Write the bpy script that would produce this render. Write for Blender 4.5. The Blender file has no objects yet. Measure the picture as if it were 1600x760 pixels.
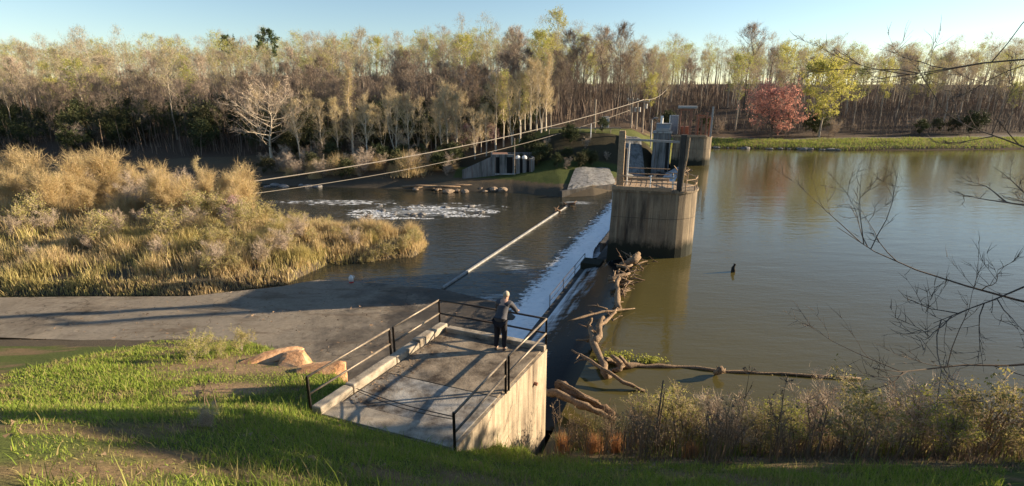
import bpy, bmesh, math, random
import numpy as np
from mathutils import Vector, Matrix
from math import radians, sin, cos, pi, atan2, sqrt

S = bpy.context.scene
COL = S.collection
random.seed(7)
RNG = np.random.default_rng(7)

# ------------------------------------------------------------------ camera
EYE = Vector((0, 0, 9.6)); PITCH = radians(16.0)
cd = bpy.data.cameras.new('camera'); cam = bpy.data.objects.new('camera', cd); COL.objects.link(cam)
cd.sensor_width = 36; cd.lens = 18.0; cd.clip_start = .1; cd.clip_end = 6000
cam.location = EYE; cam.rotation_euler = (radians(90) - PITCH, 0, 0)
S.camera = cam
# ------------------------------------------------------------------ light
SUN_AZ, SUN_EL = radians(80), radians(15)      # azimuth clockwise from +Y
w = bpy.data.worlds.new('World'); S.world = w; w.use_nodes = True
nt = w.node_tree; bg = nt.nodes['Background']
sky = nt.nodes.new('ShaderNodeTexSky'); sky.sky_type = 'NISHITA'; sky.sun_disc = False
sky.sun_elevation = SUN_EL; sky.sun_rotation = SUN_AZ; sky.air_density = 1.0; sky.dust_density = .12; sky.ozone_density = 1.8
nt.links.new(sky.outputs[0], bg.inputs[0]); bg.inputs[1].default_value = .07
sd = bpy.data.lights.new('sun', 'SUN'); sd.energy = 5.0; sd.angle = radians(.5); sd.color = (1, .80, .55)
sun = bpy.data.objects.new('sun', sd); COL.objects.link(sun)
SUNV = Vector((sin(SUN_AZ)*cos(SUN_EL), cos(SUN_AZ)*cos(SUN_EL), sin(SUN_EL)))
sun.rotation_euler = SUNV.to_track_quat('Z', 'Y').to_euler(); sun.location = (60, 10, 40)
vs = S.view_settings; vs.view_transform = 'Standard'; vs.look = 'None'; vs.exposure = 1.38; vs.gamma = 1
S.cycles.max_bounces = 6; S.cycles.transparent_max_bounces = 6
try: S.cycles.use_denoising = True
except Exception: pass

# ------------------------------------------------------------------ helpers
def ray(px, py):
    u = (px-800)/800; v = (380-py)/800
    return Vector((u, cos(PITCH)+v*sin(PITCH), -sin(PITCH)+v*cos(PITCH)))
def PZ(px, py, z):
    d = ray(px, py); return EYE + d*((z-EYE.z)/d.z)
def PY(px, py, y):
    d = ray(px, py); return EYE + d*(y/d.y)
def sstep(a, b, x):
    t = np.clip((np.asarray(x, float)-a)/(b-a), 0, 1); return t*t*(3-2*t)
def V(*a): return Vector(a)

def tag(o, label=None, cat=None, group=None, kind=None):
    if label: o['label'] = label
    if cat: o['category'] = cat
    if group: o['group'] = group
    if kind: o['kind'] = kind
    return o
def thing(name, label, cat, loc=(0,0,0), rz=0, group=None):
    o = bpy.data.objects.new(name, None); COL.objects.link(o); o.location = loc; o.rotation_euler = (0,0,rz)
    o.empty_display_size = .2
    return tag(o, label, cat, group)
def link(name, me, parent=None, mats=()):
    o = bpy.data.objects.new(name, me); COL.objects.link(o)
    for m in mats:
        if m.name not in [x.name for x in me.materials if x]: me.materials.append(m)
    if parent: o.parent = parent
    return o

class MB:
    """collects simple shapes into one mesh"""
    def __init__(s): s.v=[]; s.f=[]; s.m=[]
    def add(s, vs, fs, mi=0):
        n=len(s.v); s.v += [tuple(v) for v in vs]; s.f += [tuple(i+n for i in f) for f in fs]; s.m += [mi]*len(fs); return s
    def box(s, lo, hi, M=None, mi=0, top=1.0):
        x0,y0,z0=lo; x1,y1,z1=hi; cx,cy=(x0+x1)/2,(y0+y1)/2
        vs=[Vector((x,y,z0)) for x,y in ((x0,y0),(x1,y0),(x1,y1),(x0,y1))]+[Vector((cx+(x-cx)*top,cy+(y-cy)*top,z1)) for x,y in ((x0,y0),(x1,y0),(x1,y1),(x0,y1))]
        if M: vs=[M@v for v in vs]
        return s.add(vs,[(3,2,1,0),(4,5,6,7),(0,1,5,4),(1,2,6,5),(2,3,7,6),(3,0,4,7)],mi)
    def bar(s, a, b, wd, ht, up=(0,0,1), mi=0):
        a=Vector(a); b=Vector(b); d=(b-a); L=d.length; d.normalize(); u=Vector(up)
        r=d.cross(u)
        if r.length<1e-4: r=Vector((1,0,0))
        r.normalize(); u=r.cross(d)
        M=Matrix((( *r,0),(*d,0),(*u,0),(0,0,0,1))).transposed(); M.translation=a
        return s.box((-wd/2,0,-ht/2),(wd/2,L,ht/2),M,mi)
    def tube(s, pts, rad, n=6, caps=True, mi=0):
        pts=[Vector(p) for p in pts]
        if not hasattr(rad,'__len__'): rad=[rad]*len(pts)
        vs=[]; k=len(pts); prev=None
        for i,p in enumerate(pts):
            d=(pts[min(i+1,k-1)]-pts[max(i-1,0)]).normalized()
            if prev is None:
                r=d.cross(Vector((0,0,1)))
                if r.length<.05: r=d.cross(Vector((1,0,0)))
                r.normalize()
            else:
                r=prev-d*prev.dot(d)
                r = r.normalized() if r.length>1e-5 else d.orthogonal().normalized()
            prev=r; q=d.cross(r)
            for j in range(n):
                a=2*pi*j/n; vs.append(p+(r*cos(a)+q*sin(a))*rad[i])
        fs=[(i*n+j,i*n+(j+1)%n,(i+1)*n+(j+1)%n,(i+1)*n+j) for i in range(k-1) for j in range(n)]
        if caps: fs += [tuple(range(n-1,-1,-1)), tuple((k-1)*n+j for j in range(n))]
        return s.add(vs,fs,mi)
    def prism(s, poly, z0, z1, mi=0, M=None, bottom=None):
        n=len(poly); bp=bottom or poly
        vs=[Vector((x,y,z0)) for x,y in bp]+[Vector((x,y,z1)) for x,y in poly]
        if M: vs=[M@v for v in vs]
        return s.add(vs,[tuple(range(n-1,-1,-1)),tuple(range(n,2*n))]+[(i,(i+1)%n,n+(i+1)%n,n+i) for i in range(n)],mi)
    def mesh(s, name):
        me=bpy.data.meshes.new(name); me.from_pydata(s.v,[],s.f); 
        me.polygons.foreach_set('material_index', s.m); me.update(); return me
    def build(s, name, mats, parent=None, bevel=0, smooth=False):
        if not isinstance(mats,(list,tuple)): mats=[mats]
        me=s.mesh(name)
        for m in mats: me.materials.append(m)
        if smooth: me.polygons.foreach_set('use_smooth',[True]*len(me.polygons))
        o=bpy.data.objects.new(name,me); COL.objects.link(o)
        if parent: o.parent=parent
        if bevel:
            b=o.modifiers.new('bevel','BEVEL'); b.width=bevel; b.segments=2; b.limit_method='ANGLE'
        return o

def mesh_np(name, verts, loops, starts, mats, mi=None, smooth=False):
    me=bpy.data.meshes.new(name); verts=np.asarray(verts,np.float32)
    me.vertices.add(len(verts)); me.vertices.foreach_set('co',verts.ravel())
    me.loops.add(len(loops)); me.loops.foreach_set('vertex_index',np.asarray(loops,np.int32))
    me.polygons.add(len(starts)); me.polygons.foreach_set('loop_start',np.asarray(starts,np.int32))
    if mi is not None: me.polygons.foreach_set('material_index',np.asarray(mi,np.int32))
    me.polygons.foreach_set('use_smooth',np.full(len(starts),smooth))
    for m in mats: me.materials.append(m)
    me.update(calc_edges=True); return me
def tris_np(name, tri, mats, mi=None):         # tri: (n,3,3)
    n=len(tri); return mesh_np(name, tri.reshape(-1,3), np.arange(n*3), np.arange(n)*3, mats, mi)
def quads_np(name, q, mats, mi=None):
    n=len(q); return mesh_np(name, q.reshape(-1,3), np.arange(n*4), np.arange(n)*4, mats, mi)

def noise2(x, y, seed=0):
    """smooth value noise"""
    x=np.asarray(x,float); y=np.asarray(y,float)
    xi=np.floor(x).astype(np.int64); yi=np.floor(y).astype(np.int64); fx=x-xi; fy=y-yi
    fx=fx*fx*(3-2*fx); fy=fy*fy*(3-2*fy)
    def h(a,b):
        n=(a*374761393+b*668265263+seed*974711)&0x7fffffff; n=((n^(n>>13))*1274126177)&0x7fffffff
        return ((n^(n>>16))&0xffff)/65535.0
    return (h(xi,yi)*(1-fx)+h(xi+1,yi)*fx)*(1-fy)+(h(xi,yi+1)*(1-fx)+h(xi+1,yi+1)*fx)*fy
def fbm(x,y,seed=0,o=4):
    r=0; a=.5; 
    for i in range(o): r=r+a*noise2(x*2**i,y*2**i,seed+i*17); a*=.5
    return r

# ------------------------------------------------------------------ materials
def mat(name, base=(.5,.5,.5), rough=.8, metal=0, spec=.3):
    m=bpy.data.materials.new(name); m.use_nodes=True; b=m.node_tree.nodes['Principled BSDF']
    b.inputs['Base Color'].default_value=(*base,1); b.inputs['Roughness'].default_value=rough
    b.inputs['Metallic'].default_value=metal; b.inputs['Specular IOR Level'].default_value=spec
    return m
class NT:
    def __init__(s,m): s.m=m; s.t=m.node_tree; s.b=s.t.nodes['Principled BSDF']
    def n(s,typ,**kw):
        x=s.t.nodes.new('ShaderNode'+typ)
        for k,v in kw.items(): setattr(x,k,v)
        return x
    def l(s,a,b): s.t.links.new(a,b)
    def coords(s, scale=(1,1,1), kind='Object'):
        tc=s.n('TexCoord'); mp=s.n('Mapping'); mp.inputs['Scale'].default_value=scale; s.l(tc.outputs[kind],mp.inputs[0]); return mp.outputs[0]
    def noise(s, co, scale, detail=4, rough=.55, dist=0):
        x=s.n('TexNoise'); x.inputs['Scale'].default_value=scale; x.inputs['Detail'].default_value=detail; x.inputs['Roughness'].default_value=rough; x.inputs['Distortion'].default_value=dist
        if co is not None: s.l(co,x.inputs['Vector'])
        return x.outputs['Fac']
    def ramp(s, fac, stops):
        x=s.n('ValToRGB'); e=x.color_ramp.elements
        while len(e)<len(stops): e.new(.5)
        for i,(p,c) in enumerate(stops): e[i].position=p; e[i].color=(*c,1) if len(c)==3 else c
        s.l(fac,x.inputs[0]); return x.outputs[0]
    def mix(s, fac, a, b, mode='MIX'):
        x=s.n('Mix',data_type='RGBA',blend_type=mode)
        for sock,v in ((x.inputs[0],fac),(x.inputs[6],a),(x.inputs[7],b)):
            if hasattr(v,'is_output'): s.l(v,sock)
            else: sock.default_value = v if not isinstance(v,tuple) else ((*v,1) if len(v)==3 else v)
        return x.outputs[2]
    def math(s, op, a, b=0.0):
        x=s.n('Math',operation=op)
        for i,v in enumerate((a,b)):
            if hasattr(v,'is_output'): s.l(v,x.inputs[i])
            else: x.inputs[i].default_value=v
        return x.outputs[0]
    def bump(s, h, strength=.3, dist=.05, normal=None):
        x=s.n('Bump'); x.inputs['Strength'].default_value=strength; x.inputs['Distance'].default_value=dist; s.l(h,x.inputs['Height'])
        if normal is not None: s.l(normal,x.inputs['Normal'])
        return x.outputs[0]
    def color(s,c): s.l(c,s.b.inputs['Base Color'])
    def normal(s,c): s.l(c,s.b.inputs['Normal'])

def concrete(name, a, b, dark, stain=.55, scale=1.0, streak=True):
    m=mat(name,a,.88,spec=.2); t=NT(m)
    co=t.coords((1,1,1)); n1=t.noise(co,1.1*scale,6,.6); c=t.ramp(n1,[(.3,a),(.7,b)])
    n3=t.noise(t.coords((1.0,1.0,.12)) if streak else t.coords((.45,.45,.45)),2.2*scale,6,.68)
    c=t.mix(t.ramp(n3,[(stain-.07,(0,0,0)),(stain+.16,(1,1,1))]),c,dark)
    if streak:
        n5=t.noise(t.coords((1,1,.035)),7*scale,4,.6); c=t.mix(t.ramp(n5,[(.56,(0,0,0)),(.68,(.6,.6,.6))]),c,tuple(v*1.35 for v in b)); n6=t.noise(t.coords((1,1,.03)),5*scale,4,.6,.4); c=t.mix(t.ramp(n6,[(.57,(0,0,0)),(.7,(.7,.7,.7))]),c,(.13,.075,.045))
    n4=t.noise(co,26*scale,3,.7); c=t.mix(.22,c,t.ramp(n4,[(.3,(.08,.075,.07)),(.7,(.75,.72,.66))]),'OVERLAY')
    t.color(c); t.normal(t.bump(t.noise(co,14*scale,6,.7),.45,.03)); return m
def rand_tint(name, cols, rough=.85, per='island', tr=0.0, spec=.15):
    """plant colours: each blade, twig or leaf takes its own from the ramp; each plant shifts it a little"""
    m=mat(name,cols[0],rough,spec=spec); t=NT(m)
    g=t.n('NewGeometry'); oi=t.n('ObjectInfo')
    if per=='island': f=g.outputs['Random Per Island']
    else:
        at=t.n('Attribute'); at.attribute_name='tint'
        f=t.math('FRACT', t.math('ADD', at.outputs['Fac'], oi.outputs['Random']))
        f=t.math('ADD', t.math('MULTIPLY', f, .72), t.math('MULTIPLY', g.outputs['Random Per Island'], .28))
    k=len(cols); c=t.ramp(f,[(i/(k-1) if k>1 else 0,cols[i]) for i in range(k)])
    t.color(c)
    if tr:
        tb=t.n('BsdfTranslucent'); t.l(c,tb.inputs[0]); ms=t.n('MixShader'); ms.inputs[0].default_value=tr
        out=[n for n in t.t.nodes if n.type=='OUTPUT_MATERIAL'][0]
        t.l(t.b.outputs[0],ms.inputs[1]); t.l(tb.outputs[0],ms.inputs[2]); t.l(ms.outputs[0],out.inputs[0])
    return m

M={}
M['pier']=concrete('pier_concrete',(.20,.16,.12),(.31,.25,.175),(.06,.05,.042),.53,.8)
M['wall']=concrete('warm_concrete',(.35,.285,.205),(.46,.39,.29),(.11,.085,.065),.52,1.0)
M['slab']=concrete('slab_concrete',(.30,.27,.235),(.43,.40,.36),(.085,.068,.055),.47,1.0,streak=False)
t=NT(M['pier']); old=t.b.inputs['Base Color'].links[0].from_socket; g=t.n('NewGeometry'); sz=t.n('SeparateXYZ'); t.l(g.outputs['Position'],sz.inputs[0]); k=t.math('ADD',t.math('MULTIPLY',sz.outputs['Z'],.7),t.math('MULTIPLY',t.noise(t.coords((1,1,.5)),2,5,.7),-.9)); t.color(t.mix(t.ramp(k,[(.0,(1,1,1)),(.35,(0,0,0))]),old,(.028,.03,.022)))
M['kerb']=concrete('kerb_concrete',(.34,.295,.235),(.46,.41,.335),(.13,.105,.08),.52,2.2,streak=False)
M['apron']=concrete('apron_concrete',(.20,.178,.15),(.29,.26,.22),(.075,.07,.066),.5,.22,streak=False)
M['old']=concrete('old_concrete',(.17,.17,.175),(.25,.25,.25),(.06,.065,.06),.52,.8)
M['grey']=concrete('grey_concrete',(.34,.34,.34),(.44,.44,.43),(.17,.17,.17),.6,.5)
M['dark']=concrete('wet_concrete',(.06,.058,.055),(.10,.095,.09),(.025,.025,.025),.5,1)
def wood(name,a,b,dark):
    m=mat(name,a,.85,spec=.12); t=NT(m); n=t.noise(t.coords((2,2,2)),4.5,7,.75,1.6); t.color(t.ramp(n,[(.3,dark),(.5,a),(.72,b)]))
    t.normal(t.bump(t.noise(t.coords((5,5,2)),6,6,.75),1.0,.06)); return m
M['drift']=wood('driftwood',(.27,.19,.125),(.46,.345,.24),(.09,.06,.04))
M['driftwet']=wood('wet_driftwood',(.20,.13,.085),(.34,.24,.16),(.06,.04,.03))
M['timber']=wood('old_timber',(.40,.29,.19),(.52,.40,.28),(.16,.11,.08))
M['pole']=wood('pole_wood',(.38,.31,.24),(.5,.42,.34),(.2,.15,.12))
def metal(name,a,b,rough=.6):
    m=mat(name,a,rough,.25,.4); t=NT(m); n=t.noise(t.coords((1,1,1)),9,5,.65); t.color(t.ramp(n,[(.4,a),(.68,b)])); t.normal(t.bump(n,.15,.01)); return m
M['rail']=metal('black_rail_paint',(.018,.017,.016),(.06,.04,.03),.42)
M['railtop']=metal('worn_rail_top',(.16,.13,.10),(.30,.25,.19),.45)
M['rust']=metal('rusty_steel',(.26,.12,.075),(.36,.2,.14),.75)
M['galv']=metal('grey_steel',(.36,.37,.38),(.28,.25,.22),.55)
M['cable']=metal('cable_sheath',(.34,.30,.25),(.26,.23,.2),.7)
M['white']=mat('white_paint',(.74,.74,.72),.5); M['bluegrey']=metal('blue_grey_paint',(.2,.23,.28),(.3,.33,.37),.55)
M['glass']=mat('dark_glass',(.03,.035,.04),.08,spec=.5)
M['redroof']=metal('rusty_roof',(.27,.15,.11),(.20,.12,.09),.85)
M['hole']=mat('dark_interior',(.02,.02,.02),.9)
def rockmat(name,a,b,dark):
    m=mat(name,a,.9,spec=.15); t=NT(m); co=t.coords((1,1,1)); t.color(t.ramp(t.noise(co,2.3,6,.65),[(.3,dark),(.5,a),(.7,b)]))
    t.normal(t.bump(t.noise(co,5,7,.7),.8,.08)); return m
M['orange_rock']=rockmat('orange_rock',(.52,.29,.15),(.62,.42,.26),(.26,.13,.07))
M['rock']=rockmat('brown_rock',(.24,.18,.13),(.34,.27,.2),(.08,.06,.05))
M['greyrock']=rockmat('grey_rock',(.20,.19,.18),(.32,.3,.28),(.07,.065,.06))
M['bark']=rand_tint('bark',[(.24,.20,.16),(.33,.28,.22),(.42,.36,.29),(.28,.23,.18)],.9,'object')
M['palebark']=rand_tint('pale_bark',[(.54,.46,.35),(.64,.56,.45)],.85,'object')
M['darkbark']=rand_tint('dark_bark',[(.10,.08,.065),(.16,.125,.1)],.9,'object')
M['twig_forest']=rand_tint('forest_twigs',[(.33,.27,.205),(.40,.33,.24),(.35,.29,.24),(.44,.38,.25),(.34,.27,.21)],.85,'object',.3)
M['twig_shade']=rand_tint('shade_twigs',[(.20,.155,.12),(.25,.195,.15),(.21,.17,.145),(.28,.22,.155)],.9,'object',.15)  # darker copy of the twigs: the lower slope's shade put into colour
M['twig_tan']=rand_tint('tan_twigs',[(.50,.40,.25),(.56,.46,.29),(.50,.40,.26),(.54,.46,.26)],.85,'object',.3)
M['twig_grey']=rand_tint('grey_twigs',[(.40,.32,.25),(.48,.39,.31)],.85,'object')
M['bud_tan']=rand_tint('tan_buds',[(.48,.41,.18),(.44,.34,.18),(.48,.46,.17),(.42,.33,.2)],.8,'object',.4)
M['bud_green']=rand_tint('spring_leaves',[(.40,.42,.09),(.50,.50,.11),(.36,.40,.09),(.54,.46,.11)],.75,'object',.4)
M['bud_willow']=rand_tint('willow_leaves',[(.46,.46,.12),(.54,.51,.14)],.75,'object',.4)
M['bud_red']=rand_tint('red_leaves',[(.74,.36,.28),(.64,.28,.22),(.78,.44,.35)],.75,'island',.45)
M['bud_pink']=rand_tint('redbud_flowers',[(.42,.2,.26),(.36,.17,.22)],.75,'island',.3)
M['pine']=rand_tint('pine_needles',[(.05,.085,.035),(.08,.11,.045),(.045,.07,.035)],.7,'island',.15)
M['evergreen']=rand_tint('evergreen_leaves',[(.045,.06,.025),(.075,.085,.035),(.06,.05,.03)],.65,'object',.15)
M['shrub_green']=rand_tint('shrub_leaves',[(.25,.25,.08),(.36,.33,.11),(.42,.34,.15)],.7,'island',.35)
M['shrub_yellow']=rand_tint('yellow_green_leaves',[(.30,.32,.06),(.40,.40,.09),(.24,.27,.06)],.7,'island',.4)
M['reed']=rand_tint('dry_reeds',[(.52,.39,.21),(.62,.49,.28),(.42,.31,.17),(.46,.39,.17),(.56,.42,.24),(.66,.53,.32)],.85,'island',.4)
M['reed_green']=rand_tint('green_reeds',[(.42,.37,.14),(.52,.43,.19),(.36,.33,.12),(.54,.41,.21)],.85,'island',.35)
M['grass']=rand_tint('grass_blades',[(.13,.20,.03),(.22,.30,.045),(.30,.37,.06),(.18,.25,.04),(.38,.37,.12)],.65,'island',.4)
M['grassdry']=rand_tint('dry_grass_blades',[(.36,.29,.14),(.28,.24,.1),(.24,.25,.07)],.8,'island',.35)
M['stalk']=rand_tint('dry_stalks',[(.24,.18,.12),(.34,.26,.175),(.14,.105,.075),(.28,.21,.14)],.85,'island',.2)
M['rusty_grass']=rand_tint('rusty_grass',[(.40,.20,.09),(.48,.26,.12),(.34,.2,.1)],.85,'island',.3)
M['litter']=rand_tint('leaf_litter',[(.2,.13,.08),(.27,.19,.12),(.15,.1,.065)],.9,'island')
def foam_mat(name='white_water',thin=False):
    m=mat(name,(.80,.83,.85),.6,spec=.25); t=NT(m); n=t.noise(t.coords((1.0,3.0,1)),2.6,6,.62,.3); t.color(t.ramp(n,[(.26,(.46,.51,.54)),(.42,(.84,.86,.87)),(.7,(.92,.93,.93))])); t.normal(t.bump(n,.7,.08))
    if thin:
        tc=t.n('TexCoord'); sx=t.n('SeparateXYZ'); t.l(tc.outputs['Object'],sx.inputs[0])
        k=t.math('ADD',t.math('MULTIPLY',t.math('ADD',sx.outputs['X'],5.0),.42),t.math('MULTIPLY',t.noise(t.coords((1.2,1.7,1)),1.9,7,.7),1.9))
        t.l(t.ramp(k,[(.34,(0,0,0)),(.66,(1,1,1))]),t.b.inputs['Alpha'])
    return m
M['foamsheet']=foam_mat('foam_sheet',True)
M['foam']=foam_mat()

# ------------------------------------------------------------------ setting: terrain
AXA = radians(21.0)                                   # the dam's crest runs 21 degrees right of straight ahead
DV = Vector((sin(AXA), cos(AXA), 0)); UP_V = Vector((cos(AXA), -sin(AXA), 0))     # along the crest / upstream
C0 = Vector((2.9, 17.5, 0))
def crest_x(y): return 2.9 + (np.asarray(y,float)-17.5)*math.tan(AXA)
def dam(s, t, z=0):                                   # s upstream of the crest, t along it from Y = 17.5
    return C0 + DV*t + UP_V*s + Vector((0,0,z))
TX=[-300,-100,-60,-30,-17,-12,-7,-4,-2.5,0,1,5,10,20,40,100,300]; TY=[60,40,31,26,24.5,22,18.5,15,13.5,13,12.6,13.4,14,13.5,12,5,-20]
FX=[-400,-150,-60,-30,-10,0,6,10,14,19,21.5,24,28,33,38,60,90,150,320]; FY=[150,95,80,68,65,63,60,61,66,73,79,81,88,95,99,95,97,104,130]
ILX=[-90,-60,-30,-19,-14.5,-13.2,-7.4,-6.6]; ILY=[40,32,28.5,28.6,30.6,34.3,36.2,38.6]
IHX=[-90,-60,-40,-30,-24,-20,-12,-8,-6.6]; IHY=[66,60,55,51,48,46,43.5,42,40]
def island_d(x,y):
    d=np.minimum(y-np.interp(x,ILX,ILY), np.interp(x,IHX,IHY)-y)
    return np.minimum(d, (-6.6-x))
def H(x,y):
    x=np.asarray(x,float); y=np.asarray(y,float)
    q=.357*np.clip(x,-5,0)+.934*y
    left=sstep(1.5,-1.5,x)
    zl=np.where(q<0, 8-.12*q, 8-.68*q); zl=np.where(q>9, 1.88-.352*(q-9), zl)
    qr=q+.28*np.maximum(x-14,0); zr=np.where(qr<0, 8-.12*qr, 8-.68*qr)
    zn=zl*left+zr*(1-left)
    zc=-2+(np.interp(x,TX,TY)-y)*1.3
    zn=np.where(x<1.2, np.minimum(zn,zc), zn)
    s=(x-2.9-(y-17.5)*math.tan(AXA))*cos(AXA)
    bed=-3.3+1.7*sstep(-1.2,0.2,s)
    bed=np.where(y>80, np.minimum(bed,-1.2), bed)
    d=y-np.interp(x,FX,FY)
    zL=np.interp(d,[-20,-1,0,3,8,22,45,180,420,1500],[-9,-2.8,-2.1,-1.2,-.4,.9,3.2,19,21,22])
    zR=np.interp(d,[-20,-1,0,1,4,14,30,150,420,1500],[-9,-.6,-.1,.5,1.1,1.7,2.8,15,17,18])
    dp=y-73.5-.12*np.maximum(6-x,0)*1.6
    zM=np.minimum(np.interp(d,[-20,-1,0,2,6,12,30],[-9,-2.8,-2.1,-1.2,-.4,.5,.9]),.9)+np.interp(dp,[-1,0,5.2,7,30,150,420,1500],[0,.1,3.6,3.9,4.2,15,17,18])
    wm=sstep(-6,8,x)*(1-sstep(20,30,x)); wr=sstep(20,30,x)
    zf=zL*(1-wm-wr)+zM*wm+zR*wr
    di=island_d(x,y); zi=-3.0+1.5*sstep(-.6,1.2,di)+.9*sstep(.5,7,di)+.5*sstep(5,14,di)
    z=np.maximum(np.maximum(zn,bed),np.maximum(zf,zi))
    rough=.16*(fbm(x*.5,y*.5,3)-.47)+.05*(fbm(x*2.1,y*2.1,5)-.47)
    far=np.where(y>70, 1.6*(fbm(x*.04,y*.04,9)-.47)*sstep(75,110,y),0)
    return z+rough+far
def h1(x,y): return float(H(np.array([x]),np.array([y]))[0])

def axis_vals(parts):
    o=[]
    for a,b,n in parts: o += list(np.linspace(a,b,n,endpoint=False))
    return np.array(o+[parts[-1][1]])
gx=axis_vals([(-1500,-300,14),(-300,-60,50),(-60,-16,88),(-16,16,140),(16,60,88),(60,300,50),(300,1500,14)])
gy=axis_vals([(-300,-8,16),(-8,30,150),(30,110,170),(110,300,60),(300,1800,16)])
GX,GY=np.meshgrid(gx,gy); GZ=H(GX,GY)
nx,ny=len(gx),len(gy)
vv=np.stack([GX,GY,GZ],-1).reshape(-1,3)
ii=np.arange(nx*ny).reshape(ny,nx)
qd=np.stack([ii[:-1,:-1],ii[:-1,1:],ii[1:,1:],ii[1:,:-1]],-1).reshape(-1,4)
M['ground']=mat('ground_earth',(.1,.08,.05),.95,spec=.1); t=NT(M['ground'])
at=t.n('Attribute'); at.attribute_name='earth'; co=t.coords((1,1,1))
c=t.mix(t.math('MULTIPLY',t.noise(co,2.2,7,.7),.8),at.outputs['Color'],t.mix(.55,at.outputs['Color'],(.05,.04,.03)))
c=t.mix(.35,c,t.ramp(t.noise(co,9,5,.75),[(.3,(.1,.09,.07)),(.7,(.75,.7,.6))]),'OVERLAY')
t.color(c); t.normal(t.bump(t.noise(co,6,6,.7),.7,.08))
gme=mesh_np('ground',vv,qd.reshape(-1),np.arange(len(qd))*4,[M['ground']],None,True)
def earth(x,y,z):
    n=fbm(x*.35,y*.35,21); n2=fbm(x*1.1,y*1.1,31)
    base=np.zeros((len(x),3))+np.array([.13,.10,.065])                               # leaf litter
    base=base*(1-.0)+0
    near=(y<30)&(z>-1.9)&(y<np.interp(x,TX,TY)+2)
    g=np.array([.085,.115,.03]); br=np.array([.20,.145,.085]); sand=np.array([.36,.25,.15])
    k=sstep(.54,.66,n2)[:,None]; c=g*(1-k)+br*k
    dirt=(sstep(2.2,.6,np.hypot((x+9.5)/2.6,(y-17.0)/1.6))*sstep(.3,.5,n2+.12) + sstep(1.6,.5,np.hypot((x+8.6)/1.6,(y-13.2)/.8)))[:,None]
    dirt=np.clip(dirt,0,1); c=c*(1-dirt)+sand*dirt
    rgt=sstep(1.5,3,x)[:,None]*sstep(7.5,9.5,y)[:,None]; c=c*(1-rgt)+np.array([.16,.115,.07])*rgt
    base[near]=c[near]
    isl=island_d(x,y)>-.5; base[isl]=np.array([.17,.135,.07])
    lawn=((y>60)&(x>22)&(z>.45)&(y-np.interp(x,FX,FY)<9)); lk=sstep(.38,.6,fbm(x*.25,y*.6,91))[:,None]; base[lawn]=(np.array([.14,.16,.04])*(1-lk)+np.array([.19,.15,.085])*lk)[lawn]
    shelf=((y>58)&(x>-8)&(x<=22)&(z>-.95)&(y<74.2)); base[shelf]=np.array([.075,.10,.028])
    bank=((y>=74.2)&(y<80)&(x>-8)&(x<=24)); base[bank]=np.array([.05,.045,.028])  # the steep bank's shade is put into this darker ground colour
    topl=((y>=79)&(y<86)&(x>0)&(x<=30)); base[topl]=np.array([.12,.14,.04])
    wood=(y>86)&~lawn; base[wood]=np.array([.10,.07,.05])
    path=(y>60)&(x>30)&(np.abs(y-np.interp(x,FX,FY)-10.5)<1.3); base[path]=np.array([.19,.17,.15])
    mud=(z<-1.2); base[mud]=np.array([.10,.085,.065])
    return base
ec=gme.color_attributes.new('earth','FLOAT_COLOR','POINT')
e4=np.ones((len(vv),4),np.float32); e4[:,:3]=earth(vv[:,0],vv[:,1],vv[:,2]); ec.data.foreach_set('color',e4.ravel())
tag(link('ground',gme),kind='structure')

# ------------------------------------------------------------------ setting: water
def water(name, base, rough, scales, strength, spec=.5):
    m=mat(name,base,rough,spec=spec); m.node_tree.nodes['Principled BSDF'].inputs['IOR'].default_value=1.333
    t=NT(m); nn=None
    for (sc,k,rot) in scales:
        co=t.coords(sc); mp=co.node; mp.inputs['Rotation'].default_value=(0,0,rot)
        nn=t.bump(t.noise(co,1,3,.5,.3),strength*k,.12,nn)
    n=t.noise(t.coords((.06,.06,.06)),1,4,.6); t.color(t.ramp(n,[(.35,base),(.7,tuple(v*1.2 for v in base))]))
    t.normal(nn); return m
M['lake']=water('lake_water',(.078,.066,.024),.05,[((1.1,4.5,1),.13,radians(-30)),((.3,.9,1),.3,radians(-24)),((5,9,1),.06,.3)],.6,.42)
M['river']=water('river_water',(.024,.025,.019),.08,[((.9,2.4,1),.5,.35),((3,6,1),.25,.2),((.3,.5,1),.7,0)],.6)
t=NT(M['river']); old=t.b.inputs['Base Color'].links[0].from_socket
def blob(cx,cy,rx,ry,ang):
    tc=t.n('TexCoord'); a_=t.n('VectorMath',operation='SUBTRACT'); a_.inputs[1].default_value=(cx,cy,-0.0); t.l(tc.outputs['Object'],a_.inputs[0])
    m_=t.n('VectorRotate',rotation_type='Z_AXIS'); m_.inputs['Angle'].default_value=-ang; t.l(a_.outputs[0],m_.inputs['Vector'])
    k_=t.n('VectorMath',operation='MULTIPLY'); k_.inputs[1].default_value=(1/rx,1/ry,0); t.l(m_.outputs[0],k_.inputs[0]); l_=t.n('VectorMath',operation='LENGTH'); t.l(k_.outputs[0],l_.inputs[0])
    return t.ramp(l_.outputs['Value'],[(.25,(1,1,1)),(1.0,(0,0,0))])
acc=None
for bl,wt in ((blob(-9.5,52.8,11,5,.12),.84),(blob(-20,57.5,11,2.2,.0),.72),(blob(.4,34.2,4.2,1.7,2.0),.62),(blob(7.6,57,2.6,1.3,0),1.0),(blob(-1.2,28.6,1.6,.8,.3),.8)):
    v_=t.math('MULTIPLY',bl,wt); acc=v_ if acc is None else t.math('MAXIMUM',acc,v_)
lace=t.noise(t.coords((.55,3.2,1)),1.5,8,.72,.8); ff=t.math('ADD',lace,t.math('MULTIPLY',acc,.22))
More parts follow.
